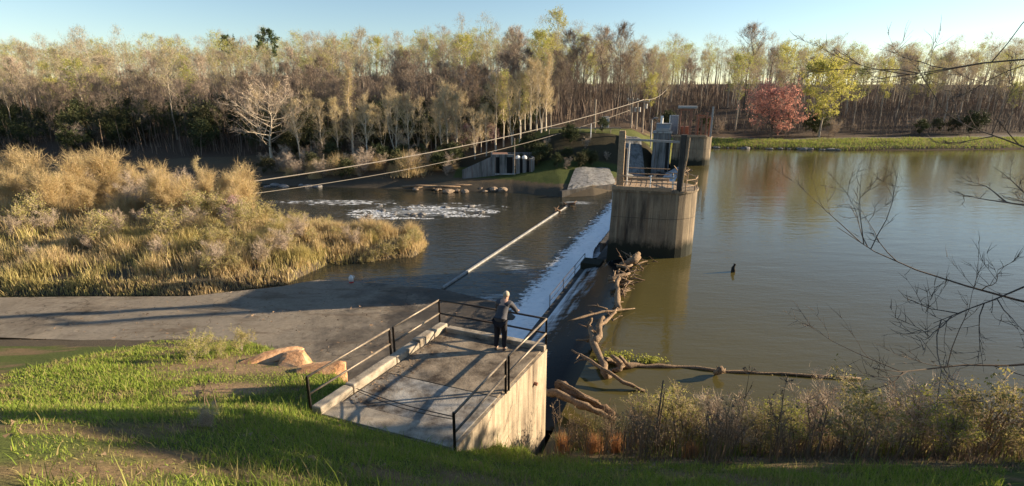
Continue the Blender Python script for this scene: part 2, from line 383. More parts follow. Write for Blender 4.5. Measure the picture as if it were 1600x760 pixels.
fm=t.math('MULTIPLY',t.ramp(ff,[(.61,(0,0,0)),(.80,(1,1,1))]),t.ramp(acc,[(.02,(0,0,0)),(.2,(1,1,1))]))
t.color(t.mix(t.math('MULTIPLY',fm,.8),old,(.60,.63,.65))); t.l(t.ramp(fm,[(0,(.08,.08,.08)),(1,(.6,.6,.6))]),t.b.inputs['Roughness'])
M['chute']=mat('falling_water',(.02,.022,.024),.1,spec=.3); t=NT(M['chute'])
n=t.noise(t.coords((.28,3.4,1)),2.0,5,.6,.1); nb=t.noise(t.coords((1.5,.16,1)),1.6,4,.6,.35); tc=t.n('TexCoord'); sx=t.n('SeparateXYZ'); t.l(tc.outputs['Object'],sx.inputs[0])
edge=t.math('MULTIPLY',sx.outputs['X'],-.125)                      # local -X is downstream: froth grows as the sheet speeds up
fac=t.math('ADD',t.math('ADD',t.math('MULTIPLY',n,.22),t.math('MULTIPLY',nb,.55)),edge)
lipl=t.ramp(t.math('MULTIPLY',sx.outputs['X'],-1/3.3),[(.86,(0,0,0)),(.90,(.85,.85,.85))])
veil=t.ramp(fac,[(.64,(0,0,0)),(.70,(.32,.32,.32)),(.80,(1,1,1))]); veil=t.math('MAXIMUM',veil,t.math('MULTIPLY',lipl,t.ramp(nb,[(.3,(.35,.35,.35)),(.6,(1,1,1))])))
c=t.mix(veil,(.010,.010,.011),(.60,.64,.67)); up_=t.math('MULTIPLY',t.math('ADD',sx.outputs['X'],.7),.62); c=t.mix(t.ramp(up_,[(0,(0,0,0)),(1,(1,1,1))]),c,(.080,.068,.025)); t.color(c)
calm=t.ramp(up_,[(0,(0,0,0)),(1,(1,1,1))]); t.l(t.mix(calm,t.ramp(veil,[(0,(.2,.2,.2)),(1,(.55,.55,.55))]),(.05,.05,.05)),t.b.inputs['Roughness']); t.normal(t.bump(n,.10,.04)); t.b.inputs['IOR'].default_value=1.333
t.l(t.math('ADD',.10,t.math('MULTIPLY',calm,.32)),t.b.inputs['Specular IOR Level'])

def sheet(name, poly, z, m, step=None):
    o=MB(); n=len(poly); o.add([(x,y,z) for x,y in poly],[tuple(range(n))]); r=o.build(name,m); return tag(r,kind='structure')
cA=dam(0,-6.5); cB=dam(0,68)
sheet('lake_water',[(cA.x,cA.y),(cA.x,4),(60,-30),(600,-160),(600,260),(60,140),(cB.x-3,cB.y+20),(cB.x,cB.y)],0,M['lake'])
sheet('river_water',[(-500,0),(2,10),(dam(-1.6,-6).x,dam(-1.6,-6).y),(dam(-1.6,62).x,dam(-1.6,62).y),(40,110),(-500,190)],-2.0,M['river'])

# concrete apron below the dam
ap=[(-70,30),(-45,28.2),(-19.2,28.6),(-14.5,30.3),(-12.6,31.6),(-8,30.8),(-4.3,29.8),(-1,27.9),(.2,25.4),(-3.0,16.5),(-3.4,14.5),(-8,17.5),(-13,20),(-19,22.5),(-30,23),(-70,24)]
bm=bmesh.new(); f=bm.faces.new([bm.verts.new((x,y,-1.9)) for x,y in ap]); r=bmesh.ops.triangulate(bm,faces=[f])
for k in range(5): bmesh.ops.subdivide_edges(bm,edges=[e for e in bm.edges if e.calc_length()>1.2],cuts=1)
bmesh.ops.triangulate(bm,faces=bm.faces[:])
for v in bm.verts:
    ins=sstep(0,2.5,27.5+ (v.co.x+20)*.02 - v.co.y) 
    v.co.z=-1.96+.16*float(ins)+.07*float(fbm(np.array([v.co.x*.4]),np.array([v.co.y*.4]),4)[0]-.5)+ (.05 if v.co.x<-13 else 0)
g=bmesh.ops.extrude_face_region(bm,geom=bm.faces[:])
for v in [x for x in g['geom'] if isinstance(x,bmesh.types.BMVert)]: v.co.z+=.0
for v in bm.verts:
    pass
me=bpy.data.meshes.new('concrete_apron'); bm.normal_update(); bm.to_mesh(me); bm.free()
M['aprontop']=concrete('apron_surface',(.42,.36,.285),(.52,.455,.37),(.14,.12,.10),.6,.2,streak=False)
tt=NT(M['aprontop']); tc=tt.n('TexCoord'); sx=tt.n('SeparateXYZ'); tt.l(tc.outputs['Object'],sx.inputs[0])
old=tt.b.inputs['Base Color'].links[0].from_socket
wet=tt.math('ADD',tt.math('MULTIPLY',sx.outputs['X'],.10),tt.math('MULTIPLY',tt.noise(tt.coords((.5,.5,.5)),1.2,6,.65),2.2))  # darker toward +X: wet concrete, with the apron's shade put into the colour
wet_shade=tt.ramp(wet,[(.05,(0,0,0)),(.65,(1,1,1))]); vo=tt.n('TexVoronoi',feature='DISTANCE_TO_EDGE'); vo.inputs['Scale'].default_value=.11
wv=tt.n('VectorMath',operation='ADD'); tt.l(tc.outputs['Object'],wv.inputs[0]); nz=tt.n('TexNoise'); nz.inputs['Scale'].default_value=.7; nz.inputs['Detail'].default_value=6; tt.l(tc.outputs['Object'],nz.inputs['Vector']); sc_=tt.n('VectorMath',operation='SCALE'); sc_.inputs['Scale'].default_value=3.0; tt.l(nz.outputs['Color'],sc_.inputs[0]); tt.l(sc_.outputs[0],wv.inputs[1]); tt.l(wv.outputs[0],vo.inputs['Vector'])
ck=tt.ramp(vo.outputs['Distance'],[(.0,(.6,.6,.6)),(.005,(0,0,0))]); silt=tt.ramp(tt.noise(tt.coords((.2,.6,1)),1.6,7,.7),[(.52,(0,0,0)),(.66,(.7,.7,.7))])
tt.color(tt.mix(ck,tt.mix(silt,tt.mix(wet_shade,old,tt.mix(.72,old,(.045,.042,.04))),(.22,.17,.12)),(.05,.043,.036))); tt.l(tt.ramp(wet,[(.05,(.9,.9,.9)),(.65,(.45,.45,.45))]),tt.b.inputs['Roughness'])
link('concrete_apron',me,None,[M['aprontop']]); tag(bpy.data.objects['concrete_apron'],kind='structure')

# ------------------------------------------------------------------ the dam: ogee crest with water running over it
def strip(name, prof, t0, t1, n, m, parent=None, wob=0.0, seed=1, closed=False, origin=None, taper=None):
    ts=np.linspace(t0,t1,n); k=len(prof); vs=[]
    for i,tv in enumerate(ts):
        for j,(s,z) in enumerate(prof):
            ss=s; zz=z
            if wob: zz += wob*(float(fbm(np.array([tv*.9+seed]),np.array([s*1.4]),seed)[0])-.5)
            if taper: ss,zz=taper(tv,s,zz)
            vs.append((ss,tv,zz))
    fs=[(i*k+j,(i+1)*k+j,(i+1)*k+j+1,i*k+j+1) for i in range(n-1) for j in range(k-1)]
    o=MB().add(vs,fs).build(name,m,parent,smooth=True)
    o.location=C0; o.rotation_euler=(0,0,-AXA)
    return o
dm=thing('dam','low concrete dam with curved dark crest running from the platform to the piers','dam',C0,-AXA)
core=MB().prism([(-3.05,-4.4),(.9,-4.4),(.9,61),(-3.05,61)],-3.2,-1.15)
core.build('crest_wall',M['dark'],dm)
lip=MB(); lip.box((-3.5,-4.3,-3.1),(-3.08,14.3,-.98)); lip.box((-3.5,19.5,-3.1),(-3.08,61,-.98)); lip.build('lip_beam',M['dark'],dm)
def add_lip_rail(t0,t1):
    n=int((t1-t0)/2.2); r=MB(); r.tube([(-3.4,t0,-.22),(-3.4,t1,-.22)],.022,6); r.tube([(-3.4,t0,-.55),(-3.4,t1,-.55)],.016,6); r.build('lip_rail',M['rail'],dm)
    for i in range(n+1):
        p=MB(); y=t0+(t1-t0)*i/n; p.tube([(-3.4,y,-1),(-3.4,y,-.2)],.022,6); p.build('lip_post',M['rail'],dm)
add_lip_rail(6.2,14.0)
eb=MB(); eb.box((-3.45,13.0,-1.2),(-2.2,14.2,-.55)); eb.build('end_block',M['pier'],dm)
prof=[(1.0,.004),(.6,.004),(.25,-.01),(0,-.04),(-.35,-.1),(-.8,-.2),(-1.3,-.34),(-1.8,-.5),(-2.3,-.66),(-2.8,-.83),(-3.12,-.93)]
def near_taper(tv,s,z):
    k=float(sstep(2.5,-4.5,tv)); return s+ (.9*k if s>-.5 else .9*k*(s+3.2)/2.7), z-.05*k
wo=strip('spillway_water',prof,-4.3,14.4,120,M['chute'],None,.012,3,taper=near_taper); tag(wo,kind='structure')
prof2=[(.6,.004),(0,-.05),(-.8,-.3),(-1.6,-.75),(-2.4,-1.25),(-3.3,-1.7),(-4.2,-1.95)]
M['chute2']=foam_mat('frothy_chute')
t=NT(M['chute2']); nn=t.noise(t.coords((.5,2.5,1)),2.5,6,.7); t.color(t.ramp(nn,[(.36,(.07,.08,.09)),(.5,(.42,.46,.5)),(.68,(.8,.82,.84))]))
wo2=strip('spillway_water',prof2,18.2,60.5,160,M['chute2'],None,.12,5); tag(wo2,kind='structure')

# white water at the foot of the dam: lumpy froth with a ragged outer edge
def foam_strip(name, t0, t1, n, s_in, s_out, k, seed):
    ts=np.linspace(t0,t1,n); vs=[]; 
    for tv in ts:
        out=s_out(tv)+ .9*(float(fbm(np.array([tv*.8]),np.array([seed*3.]),seed)[0])-.5)*2 + .5*(float(noise2(np.array([tv*4.]),np.array([seed*1.]),seed+3)[0])-.5)*2
        for j in range(k):
            a=j/(k-1); s0=s_in(tv); s=s0+(out-s0)*a
            z=-1.98+ (1-a)**1.2*.42 + .26*(1-a*.85)*(float(fbm(np.array([tv*2.6]),np.array([s*2.6]),seed+9)[0])-.42)
            if j==k-1: z=-2.03
            vs.append((s,tv,z))
    fs=[(i*k+j,(i+1)*k+j,(i+1)*k+j+1,i*k+j+1) for i in range(n-1) for j in range(k-1)]
    o=MB().add(vs,fs).build(name,M['foamsheet'],None,smooth=True); o.location=C0; o.rotation_euler=(0,0,-AXA); return tag(o,kind='stuff')
foam_strip('white_water',-4.2,60,520,lambda t:-3.45-.5*float(sstep(16,20,t)),lambda t:-6.6-.3*math.sin(t*.5)+.2*float(sstep(3,-4,t))-.3*float(sstep(14,22,t)),18,11)
# flecks and streaks of foam on the tail water and in the rapids
def foam_flecks(name, pts, sizes, ang, aspect, seed):
    rng=np.random.default_rng(seed); vs=[]; fs=[]
    for (x,y),sz,a in zip(pts,sizes,ang):
        n=7; base=len(vs); ca,sa=cos(a),sin(a)
        vs.append((x,y,-1.965+.05*sz))
        for j in range(n):
            th=2*pi*j/n; r=sz*(.55+.75*rng.random()); px=r*cos(th)*aspect; py=r*sin(th)/aspect*.8
            vs.append((x+px*ca-py*sa,y+px*sa+py*ca,-1.992))
        fs += [(base,base+1+j,base+1+(j+1)%n) for j in range(n)]
    return tag(MB().add(vs,fs).build(name,M['foam'],smooth=True),kind='stuff')
def clump_pts(n, cx, cy, rx, ry, seed, thr=.52, sc=.8, ang=0):
    rng=np.random.default_rng(seed); out=[]
    while len(out)<n:
        a=rng.uniform(-1,1,(4000,2)); a=a[(a**2).sum(1)<1]; x=a[:,0]*rx; y=a[:,1]*ry
        X=cx+x*cos(ang)-y*sin(ang); Y=cy+x*sin(ang)+y*cos(ang)
        keep=fbm(X*sc*.6,Y*sc*1.6,seed)>thr; out += list(zip(X[keep],Y[keep]))
    return out[:n]
pts=clump_pts(900,-8.5,52.5,8.5,4.2,41,.50,.8,.12); r=np.random.default_rng(1)
foam_flecks('rapids_foam',pts,r.uniform(.03,.10,900),r.uniform(-.15,.3,900),2.1,2)
pts=clump_pts(60,-19,57.0,8,1.2,43,.50,.6); foam_flecks('rapids_foam',pts,r.uniform(.08,.2,60),r.uniform(-.1,.2,60),2.2,3)
ed=[]; 
for i in range(900):
    tv=r.uniform(-3.5,40); s=-4.9-abs(r.normal(0,.55)); p=dam(s,tv); ed.append((p.x,p.y))
foam_flecks('edge_foam',ed,r.uniform(.02,.09,900),r.uniform(2.6,3.4,900),1.6,6)

# sill beam across the tail water
a,b=V(-4.35,30.1,-2.13),V(6.6,56.4,-2.13)
sl=MB(); sl.bar(a,b,.2,.5); M['sill']=concrete('sill_concrete',(.27,.27,.265),(.36,.36,.35),(.13,.13,.12),.56,1.2)
tag(sl.build('sill_beam',M['sill'],bevel=.04),'long straight concrete sill running across the dark tail water below the dam','sill')
for k,(f_,sc) in enumerate(((.83,1.0),(.965,1.4))):
    p=a.lerp(b,f_); d_=MB(); rr=random.Random(k)
    for i in range(7): d_.tube([p+V(rr.uniform(-.4,.4)*sc,rr.uniform(-.4,.4)*sc,.2),p+V(rr.uniform(-.8,.8)*sc,rr.uniform(-.8,.8)*sc,.45+rr.random()*.25)],[.09,.04],5)
    tag(d_.build('debris_clump',M['driftwet']),['small dark clump of snagged sticks partway along the sill','larger dark clump of snagged sticks at the far end of the sill'][k],'debris')

# ------------------------------------------------------------------ viewing platform
PA,PB,PC,PD=V(-4.48,9.96,0),V(-2.2,14.35,0),V(.99,13.02,0),V(-1.18,8.72,0); PT=2.8
ctr=(PA+PB+PC+PD)/4
def xy(p): return (p.x,p.y)
def inset(p,k): return p.lerp(ctr,k)
pl=thing('viewing_platform','raised concrete platform with stained floor and pale kerbs where the person stands','platform')
MB().prism([xy(p) for p in (PD,PC,PB,PA)],-3.4,PT-.12).build('wall',M['wall'],pl,bevel=.02)
top=MB().prism([xy(p) for p in (PD,PC,PB,PA)],PT-.117,PT-.03); top.build('edge_course',M['wall'],pl)
def quad_between(fr0,fr1,e0=.02,e1=.98):
    a=PA.lerp(PB,fr0).lerp(PD.lerp(PC,fr0),e0); b=PA.lerp(PB,fr0).lerp(PD.lerp(PC,fr0),e1)
    c=PA.lerp(PB,fr1).lerp(PD.lerp(PC,fr1),e1); d=PA.lerp(PB,fr1).lerp(PD.lerp(PC,fr1),e0); return [xy(v) for v in (a,b,c,d)]
M['slabpale']=concrete('pale_slab',(.36,.34,.31),(.45,.43,.39),(.075,.058,.045),.46,1.1,streak=False)
M['slabbrown']=concrete('brown_slab',(.27,.215,.155),(.37,.31,.235),(.06,.046,.036),.49,1.2,streak=False)
MB().prism(quad_between(.005,.12),PT-.03,PT+.012).build('entry_slab',M['kerb'],pl,bevel=.012)
MB().prism(quad_between(.123,.42,.09,.975),PT-.03,PT-.004).build('floor_slab',M['slabpale'],pl,bevel=.008)
MB().prism(quad_between(.423,.965,.09,.975),PT-.03,PT+.004).build('floor_slab',M['slabbrown'],pl,bevel=.008)
# aggregate scattered and washed dirt along the left kerb
dr=np.random.default_rng(5); n=260
aa=dr.beta(1.1,4,n)*.35+.1; bb=dr.uniform(.14,.96,n)
q=[]; 
for a_,b_ in zip(aa,bb):
    p=PA.lerp(PB,b_).lerp(PD.lerp(PC,b_),a_); s_=dr.uniform(.01,.035); an=dr.uniform(0,6.3)
    q.append([[p.x+s_*cos(an+k*2.1),p.y+s_*sin(an+k*2.1),PT+.006+(k==0)*s_*.7] for k in range(3)])
o=link('fallen_leaves',tris_np('fallen_leaves',np.array(q),[M['litter']]),pl); o['kind']='stuff'
kl=[(.0,.2,.22),(.205,.52,.24),(.525,.72,.22),(.725,.86,.26),(.865,1.0,.23)]
for a_,b_,h_ in kl:
    A0,A1=PA.lerp(PB,a_),PA.lerp(PB,b_); rr=(PD-PA).normalized()*.27
    MB().prism([xy(A0),xy(A0+rr),xy(A1+rr),xy(A1)],PT-.03,PT+h_-.04).build('kerb_block',M['kerb'],pl,bevel=.035)
B0,B1=PB.lerp(PC,.10),PC; rr=(PA-PB).normalized()*.22
MB().prism([xy(B0),xy(B0+rr),xy(B1+rr),xy(B1)],PT-.03,PT+.14).build('back_kerb',M['kerb'],pl,bevel=.025)
for fr,hz in ((.36,1.55),(.44,.5),(.82,2.15)):
    p=PD.lerp(PC,fr); nrm=Vector((.89,-.45,0)); MB().tube([p+nrm*-.02+V(0,0,hz),p+nrm*.10+V(0,0,hz-.01)],.05,8).build('drain_pipe',M['rust'],pl)

rl=thing('railing','black two-rail steel railing with worn top rail round three sides of the platform','railing')
def post(p,z0=PT-.02,h=.92,wd=.055): 
    b=MB(); b.box((p.x-wd/2,p.y-wd/2,z0),(p.x+wd/2,p.y+wd/2,z0+h)); return b.build('post',M['rail'],rl,bevel=.006)
def rail_line(pts, m='railtop', r=.028): MB().tube(pts,r,8).build('rail',M[m],rl,smooth=True)
off=Vector((-.89,.46,0))*.03
LA,LM,LB=PA.lerp(PB,.0)+V(-.02,.02,0),PA.lerp(PB,.545),PB.copy()
RM,RD,RC=PD.lerp(PC,.475),PD+V(.03,.05,0),PC-V(.04,.03,0)
for p in (LA,LM+V(.0,0,0),LM+V(.07,.13,0),LB): post(p)
for p in (RM,RM+V(.07,.13,0),RC): post(p)
post(RD,PT-.1,.92)
BM=PB.lerp(PC,.55); post(BM); post(BM+V(.1,-.042,0),wd=.03)
for hz,m_ in ((.9,'railtop'),(.47,'railtop')):
    rail_line([LA+V(0,0,PT+hz-.02),LM+V(0,0,PT+hz)],m_); rail_line([LM+V(.07,.13,PT+hz),LB+V(0,0,PT+hz)],m_)
    rail_line([LB+V(0,0,PT+hz),BM+V(0,0,PT+hz)],'rail'); rail_line([BM+V(0,0,PT+hz),RC+V(0,0,PT+hz)],'rail')
    bend=PD.lerp(PC,.26)
    rail_line([RC+V(0,0,PT+hz),RM+V(.07,.13,PT+hz)],m_); rail_line([RM+V(0,0,PT+hz),bend+V(0,0,PT+hz-.06),RD+V(0,0,PT+hz-.12)],m_)
ch=MB(); p0=RD+V(0,0,PT+.72); p1=PA.lerp(PB,.205)+(PD-PA).normalized()*.34+V(0,0,PT+.12)
ch.tube([p0.lerp(p1,k/12)+V(0,0,-.12*sin(pi*k/12)*.5) for k in range(13)],.011,5); ch.tube([p0.lerp(p1,k/12)+V(0,0,-.06-.2*sin(pi*k/12)*.5) for k in range(13)],.009,5)
tag(ch.build('entry_cable',M['rail']),'thin double cable slung low across the near end of the platform floor','cable')

# ------------------------------------------------------------------ person leaning on the far rail
def skinned(name, verts, edges, radii, m, parent, levels=2, root=0):
    bm=bmesh.new(); ly=bm.verts.layers.skin.verify(); vs=[bm.verts.new(v) for v in verts]
    for a_,b_ in edges: bm.edges.new((vs[a_],vs[b_]))
    for i,v in enumerate(vs):
        r_=radii[i]; v[ly].radius=(r_,r_) if not isinstance(r_,tuple) else r_; v[ly].use_root=(i==root)
    me=bpy.data.meshes.new(name); bm.to_mesh(me); bm.free(); me.materials.append(m)
    o=bpy.data.objects.new(name,me); COL.objects.link(o); o.parent=parent
    sk=o.modifiers.new('skin','SKIN'); sk.use_smooth_shade=True
    sb=o.modifiers.new('subdivision','SUBSURF'); sb.levels=levels; sb.render_levels=levels; return o
M['skin']=mat('skin',(.52,.31,.22),.6); M['shirt']=mat('grey_shirt',(.07,.07,.08),.9); M['trousers']=mat('dark_trousers',(.022,.022,.028),.9)
t=NT(M['shirt']); t.normal(t.bump(t.noise(t.coords((1,1,1)),9,3,.6),.5,.03))
M['shoe']=mat('shoe_leather',(.10,.09,.08),.6); M['hair']=mat('pale_hair',(.42,.35,.26),.9); M['sole']=mat('white_sole',(.6,.58,.55),.7)
t=NT(M['hair']); t.normal(t.bump(t.noise(t.coords((40,40,6)),3,3,.6),.6,.01))
pf=atan2(PC.y-PB.y,PC.x-PB.x)
per=thing('person','person in grey shirt and dark trousers with pale hair leaning on the far rail','person',(-.33,12.86,PT+.004),pf)
bv=[(0,.02,.92),(0,.10,1.06),(0,.24,1.22),(0,.33,1.32),(0,.39,1.395),(0,.445,1.47),(0,.46,1.555),
    (.17,.33,1.31),(.30,.42,1.09),(.25,.64,.955),(.22,.73,.94),
    (-.17,.33,1.31),(-.29,.43,1.09),(-.24,.65,.955),(-.2,.73,.94),
    (.095,.03,.86),(.105,.07,.50),(.11,.0,.09),(.12,.14,.04),
    (-.095,.03,.86),(-.105,.05,.50),(-.11,-.03,.09),(-.12,.11,.04),
    (0,.545,1.465),(.085,.44,1.48),(-.085,.44,1.48)]
be=[(0,1),(1,2),(2,3),(3,4),(4,5),(5,6),(3,7),(7,8),(8,9),(9,10),(3,11),(11,12),(12,13),(13,14),(0,15),(15,16),(16,17),(17,18),(0,19),(19,20),(20,21),(21,22),(5,23),(5,24),(5,25)]
br=[.13,.125,.145,.11,.055,.088,.066,.06,.046,.032,.034,.06,.046,.032,.034,.085,.058,.04,.03,.085,.058,.04,.03,.016,.018,.018]
# five fingers and a thumb on each hand, curled over the rail
for sgn,wi in ((1,10),(-1,14)):
    wx,wy,wz=bv[wi]
    for k,(dx,L) in enumerate(((-.027,.062),(-.009,.072),(.009,.068),(.027,.052))):
        n0=len(bv); bv += [(wx+dx,wy+.04,wz+.006),(wx+dx*1.1,wy+.04+L*.45,wz-.008),(wx+dx*1.1,wy+.04+L*.6,wz-.008-L*.5)]; br += [.010,.009,.0075]; be += [(wi,n0),(n0,n0+1),(n0+1,n0+2)]
    n0=len(bv); bv += [(wx-sgn*.035,wy+.005,wz-.012),(wx-sgn*.05,wy+.03,wz-.035)]; br += [.011,.009]; be += [(wi,n0),(n0,n0+1)]
skinned('body',bv,be,br,M['skin'],per)
sv=[(0,.0,.84),(0,.03,.94),(0,.11,1.07),(0,.24,1.23),(0,.325,1.315),(.18,.33,1.305),(.305,.42,1.09),(.265,.58,.99),(-.18,.33,1.305),(-.30,.43,1.09),(-.26,.58,.99),(0,.37,1.365)]
skinned('shirt',sv,[(0,1),(1,2),(2,3),(3,4),(4,5),(5,6),(6,7),(4,8),(8,9),(9,10),(4,11)],[(.175,.15),(.165,.15),(.17,.14),(.195,.15),(.15,.12),.085,.07,.058,.085,.07,.058,.07],M['shirt'],per,2,2)
tv_=[(0,.02,.90),(.095,.03,.83),(.108,.07,.50),(.115,.0,.10),(-.095,.03,.83),(-.108,.05,.50),(-.115,-.03,.10)]
skinned('trousers',tv_,[(0,1),(1,2),(2,3),(0,4),(4,5),(5,6)],[.145,.115,.085,.068,.115,.085,.068],M['trousers'],per)
for sgn,dy in ((1,0),(-1,-.03)):
    x=.118*sgn; skinned('shoe',[(x,-.03+dy,.055),(x,.07+dy,.05),(x+.012*sgn,.17+dy,.04)],[(0,1),(1,2)],[.05,.048,.036],M['shoe'],per)
bm=bmesh.new(); bmesh.ops.create_uvsphere(bm,u_segments=16,v_segments=10,radius=1)
bmesh.ops.delete(bm,geom=[v for v in bm.verts if v.co.z<-.35 or (v.co.y>.55 and v.co.z<.25)],context='VERTS')
for v in bm.verts: v.co=Vector((v.co.x*.088,v.co.y*.104,v.co.z*.106))+Vector((0,.445,1.505))
me=bpy.data.meshes.new('hair'); bm.to_mesh(me); bm.free(); me.polygons.foreach_set('use_smooth',[True]*len(me.polygons)); o=link('hair',me,per,[M['hair']]); o.modifiers.new('thickness','SOLIDIFY').thickness=.012

# ------------------------------------------------------------------ piers
def pier_outline(L,R,n=14,g=0):
    pts=[(-g,-g),(L-R,-g)]
    for k in range(1,n): a_=-pi/2+pi*k/n; pts.append((L-R+(R+g)*cos(a_),R+(R+g)*sin(a_)))
    return pts+[(L-R,2*R+g),(-g,2*R+g)]
def pier(label,loc,rz,L,R,zt,batter):
    p=thing('pier',label,'dam pier',loc,rz)
    top_=pier_outline(L,R); bot=[(x-(batter if x<.1 else -.06),y+(-.06 if y<R else .06)) for x,y in top_]
    zs=(zt-1.55)
    mid=[(a_[0]*.8+b_[0]*.2,a_[1]*.8+b_[1]*.2) for a_,b_ in zip(top_,bot)]
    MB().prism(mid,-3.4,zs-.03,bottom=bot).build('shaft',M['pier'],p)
    MB().prism([(x*.995+.01,R+(y-R)*.985) for x,y in mid],zs-.03,zs).build('pour_joint',M['dark'],p)
    MB().prism(top_,zs,zt,bottom=mid).build('shaft_top',M['pier'],p)
    MB().prism(pier_outline(L,R,14,.07),zt,zt+.14).build('deck',M['pier'],p,bevel=.02)
    return p
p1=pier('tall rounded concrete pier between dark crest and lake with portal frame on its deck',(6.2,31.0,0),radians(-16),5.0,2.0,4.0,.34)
def pb(b,name,m,par=p1,bevel=.012): return b.build(name,M[m],par,bevel=bevel)
pb(MB().box((-.08,-.11,4.14),(3.4,.10,4.36)),'edge_beam','timber'); pb(MB().box((-.08,3.75,4.14),(3.3,3.95,4.34)),'edge_beam','timber')
pb(MB().box((-.05,.14,4.14),(.15,3.7,4.34)),'edge_beam','timber')
for k in range(11): pb(MB().box((.28+k*.325,.16,4.14),(.28+k*.325+.29,3.7,4.17+.02*(k%3))),'plank','timber',bevel=0)
pb(MB().box((.14,.14,4.36),(.52,.52,7.52),top=.97),'post','timber'); pb(MB().box((.15,.15,7.525),(.5,.5,7.62)),'post_cap','timber')
pb(MB().box((3.68,.24,4.16),(4.02,.58,7.45),top=.97),'post','dark')
pb(MB().bar((.5,.33,7.12),(3.64,.4,7.02),.12,.13),'top_beam','galv'); pb(MB().tube([(.75,.28,4.36),(.78,.26,7.0)],.045,6),'pole','white')
pb(MB().tube([(3.98,.16,4.2),(4.02,.14,5.4),(4.12,.15,6.2),(4.15,.16,7.3)],.05,6),'pipe','timber')
pb(MB().tube([(3.45,.1,4.3),(3.46,.1,5.1)],.04,6),'rail_post','white'); pb(MB().tube([(2.15,.0,4.2),(2.16,0,5.05)],.04,6),'rail_post','white'); pb(MB().tube([(.55,.02,4.2),(.55,0,5.05)],.04,6),'rail_post','timber')
for z_ in (4.62,4.98): pb(MB().tube([(.3,.02,z_),(2.2,.0,z_-.02),(3.5,.08,z_-.03)],.035,6),'rail','timber')
for z_ in (4.6,4.98): pb(MB().tube([(.3,3.85,z_),(3.3,3.85,z_)],.035,6),'rail','timber')
for a_,b_ in (((4.2,.3),(4.75,.95)),((4.75,.95),(4.92,2.0)),((4.92,2.0),(4.4,3.3))):
    for z_ in (4.45,4.8): pb(MB().tube([(*a_,z_),(*b_,z_)],.035,6),'rail','timber')
for a_ in ((4.2,.3),(4.75,.95),(4.92,2.0),(4.4,3.3)): pb(MB().tube([(*a_,4.1),(*a_,4.9)],.04,6),'rail_post','timber')
pb(MB().box((.12,3.3,4.36),(.5,3.7,6.3)),'post','dark'); pb(MB().tube([(-.05,.5,1.2),(-.05,.5,4.1)],.05,6),'ladder_pipe','galv')
p2=pier('distant rounded concrete pier by the far bank carrying a rusty roofed hoist frame',(23.2,75.0,0),radians(-18),5.3,1.9,3.9,.2)
for (x,y,h_) in ((.7,.4,3.9),(2.2,.4,3.9),(.7,2.6,3.9),(2.2,2.6,3.9)): pb(MB().box((x-.13,y-.13,4.04),(x+.13,y+.13,4.04+h_)),'column','rust',p2)
pb(MB().box((.3,.0,7.95),(2.9,3.0,8.25)),'roof','galv',p2); pb(MB().box((.55,.25,7.6),(2.4,.45,7.9)),'beam','rust',p2)
for k,(x,y,h_) in enumerate(((3.0,.3,3.0),(3.7,.5,2.4),(4.3,.8,3.2),(4.8,1.4,2.6),(3.3,2.4,3.1),(4.4,2.7,3.3),(1.4,.3,2.2))): pb(MB().box((x-.1,y-.1,4.04),(x+.1,y+.1,4.04+h_)),'column','rust',p2)
pb(MB().bar((2.9,.35,6.7),(4.9,1.3,6.7),.14,.2),'beam','rust',p2); pb(MB().bar((2.9,2.6,6.9),(4.5,2.7,6.9),.14,.2),'beam','rust',p2)
pb(MB().box((4.9,.9,4.04),(5.15,1.15,8.2)),'column','galv',p2); pb(MB().box((.0,-.1,4.04),(4.4,.05,4.3)),'edge_beam','timber',p2)
pb(MB().box((.9,.8,4.04),(2.0,2.3,5.4)),'hoist_housing','rust',p2); pb(MB().box((-.6,2.3,4.2),(.5,3.6,6.9)),'machine_panel','bluegrey',p2)
ab=thing('abutment','square grey concrete block with blue-grey gate machinery on top, left of the hoist frame','abutment',(20.4,75.3,0),radians(-18))
pb(MB().box((0,0,-3),(2.45,3.2,4.5)),'block','old',ab); pb(MB().box((-.1,-.1,4.503),(2.55,3.3,4.7)),'coping','grey',ab); pb(MB().box((.35,.2,4.7),(2.3,1.8,5.75)),'machine_housing','bluegrey',ab)
pb(MB().box((.3,.1,5.753),(2.4,1.9,5.85)),'housing_lid','galv',ab); pb(MB().tube([(1.0,.6,5.85),(1.0,.6,6.9)],.2,8),'vent_stack','white',ab); pb(MB().tube([(2.1,.5,5.85),(2.1,.5,7.0)],.07,6),'rod','white',ab)
pb(MB().box((.3,-.03,4.75),(2.2,.17,5.2)),'panel','galv',ab); pb(MB().box((1.9,-.04,-1),(2.3,.05,3.6)),'gate_slot','hole',ab)
lp=thing('lamp_post','grey lamp post standing behind the gate machinery block','lamp post',(21.2,79.5,h1(21.2,79.5))); pb(MB().tube([(0,0,-.3),(0,0,4.1),(.35,0,4.35)],[.11,.08,.05],7),'pole','galv',lp); pb(MB().box((.2,-.14,4.28),(.85,.14,4.42)),'lamp_head','galv',lp)
# debris caught on the far crest
dr0=thing('debris_raft','tangle of pale drift branches caught on the crest beside the far pier','debris',dam(.2,53,.05)); rr=random.Random(3)
for i in range(26):
    p=dam(rr.uniform(-.6,1.2),rr.uniform(49,57),.1)-dr0.location; d_=V(rr.uniform(-1,1),rr.uniform(-1,1),rr.uniform(-.1,.5)); MB().tube([p,p+d_*rr.uniform(.6,1.6)],[.11,.05],5).build('branch',M['drift'],dr0)

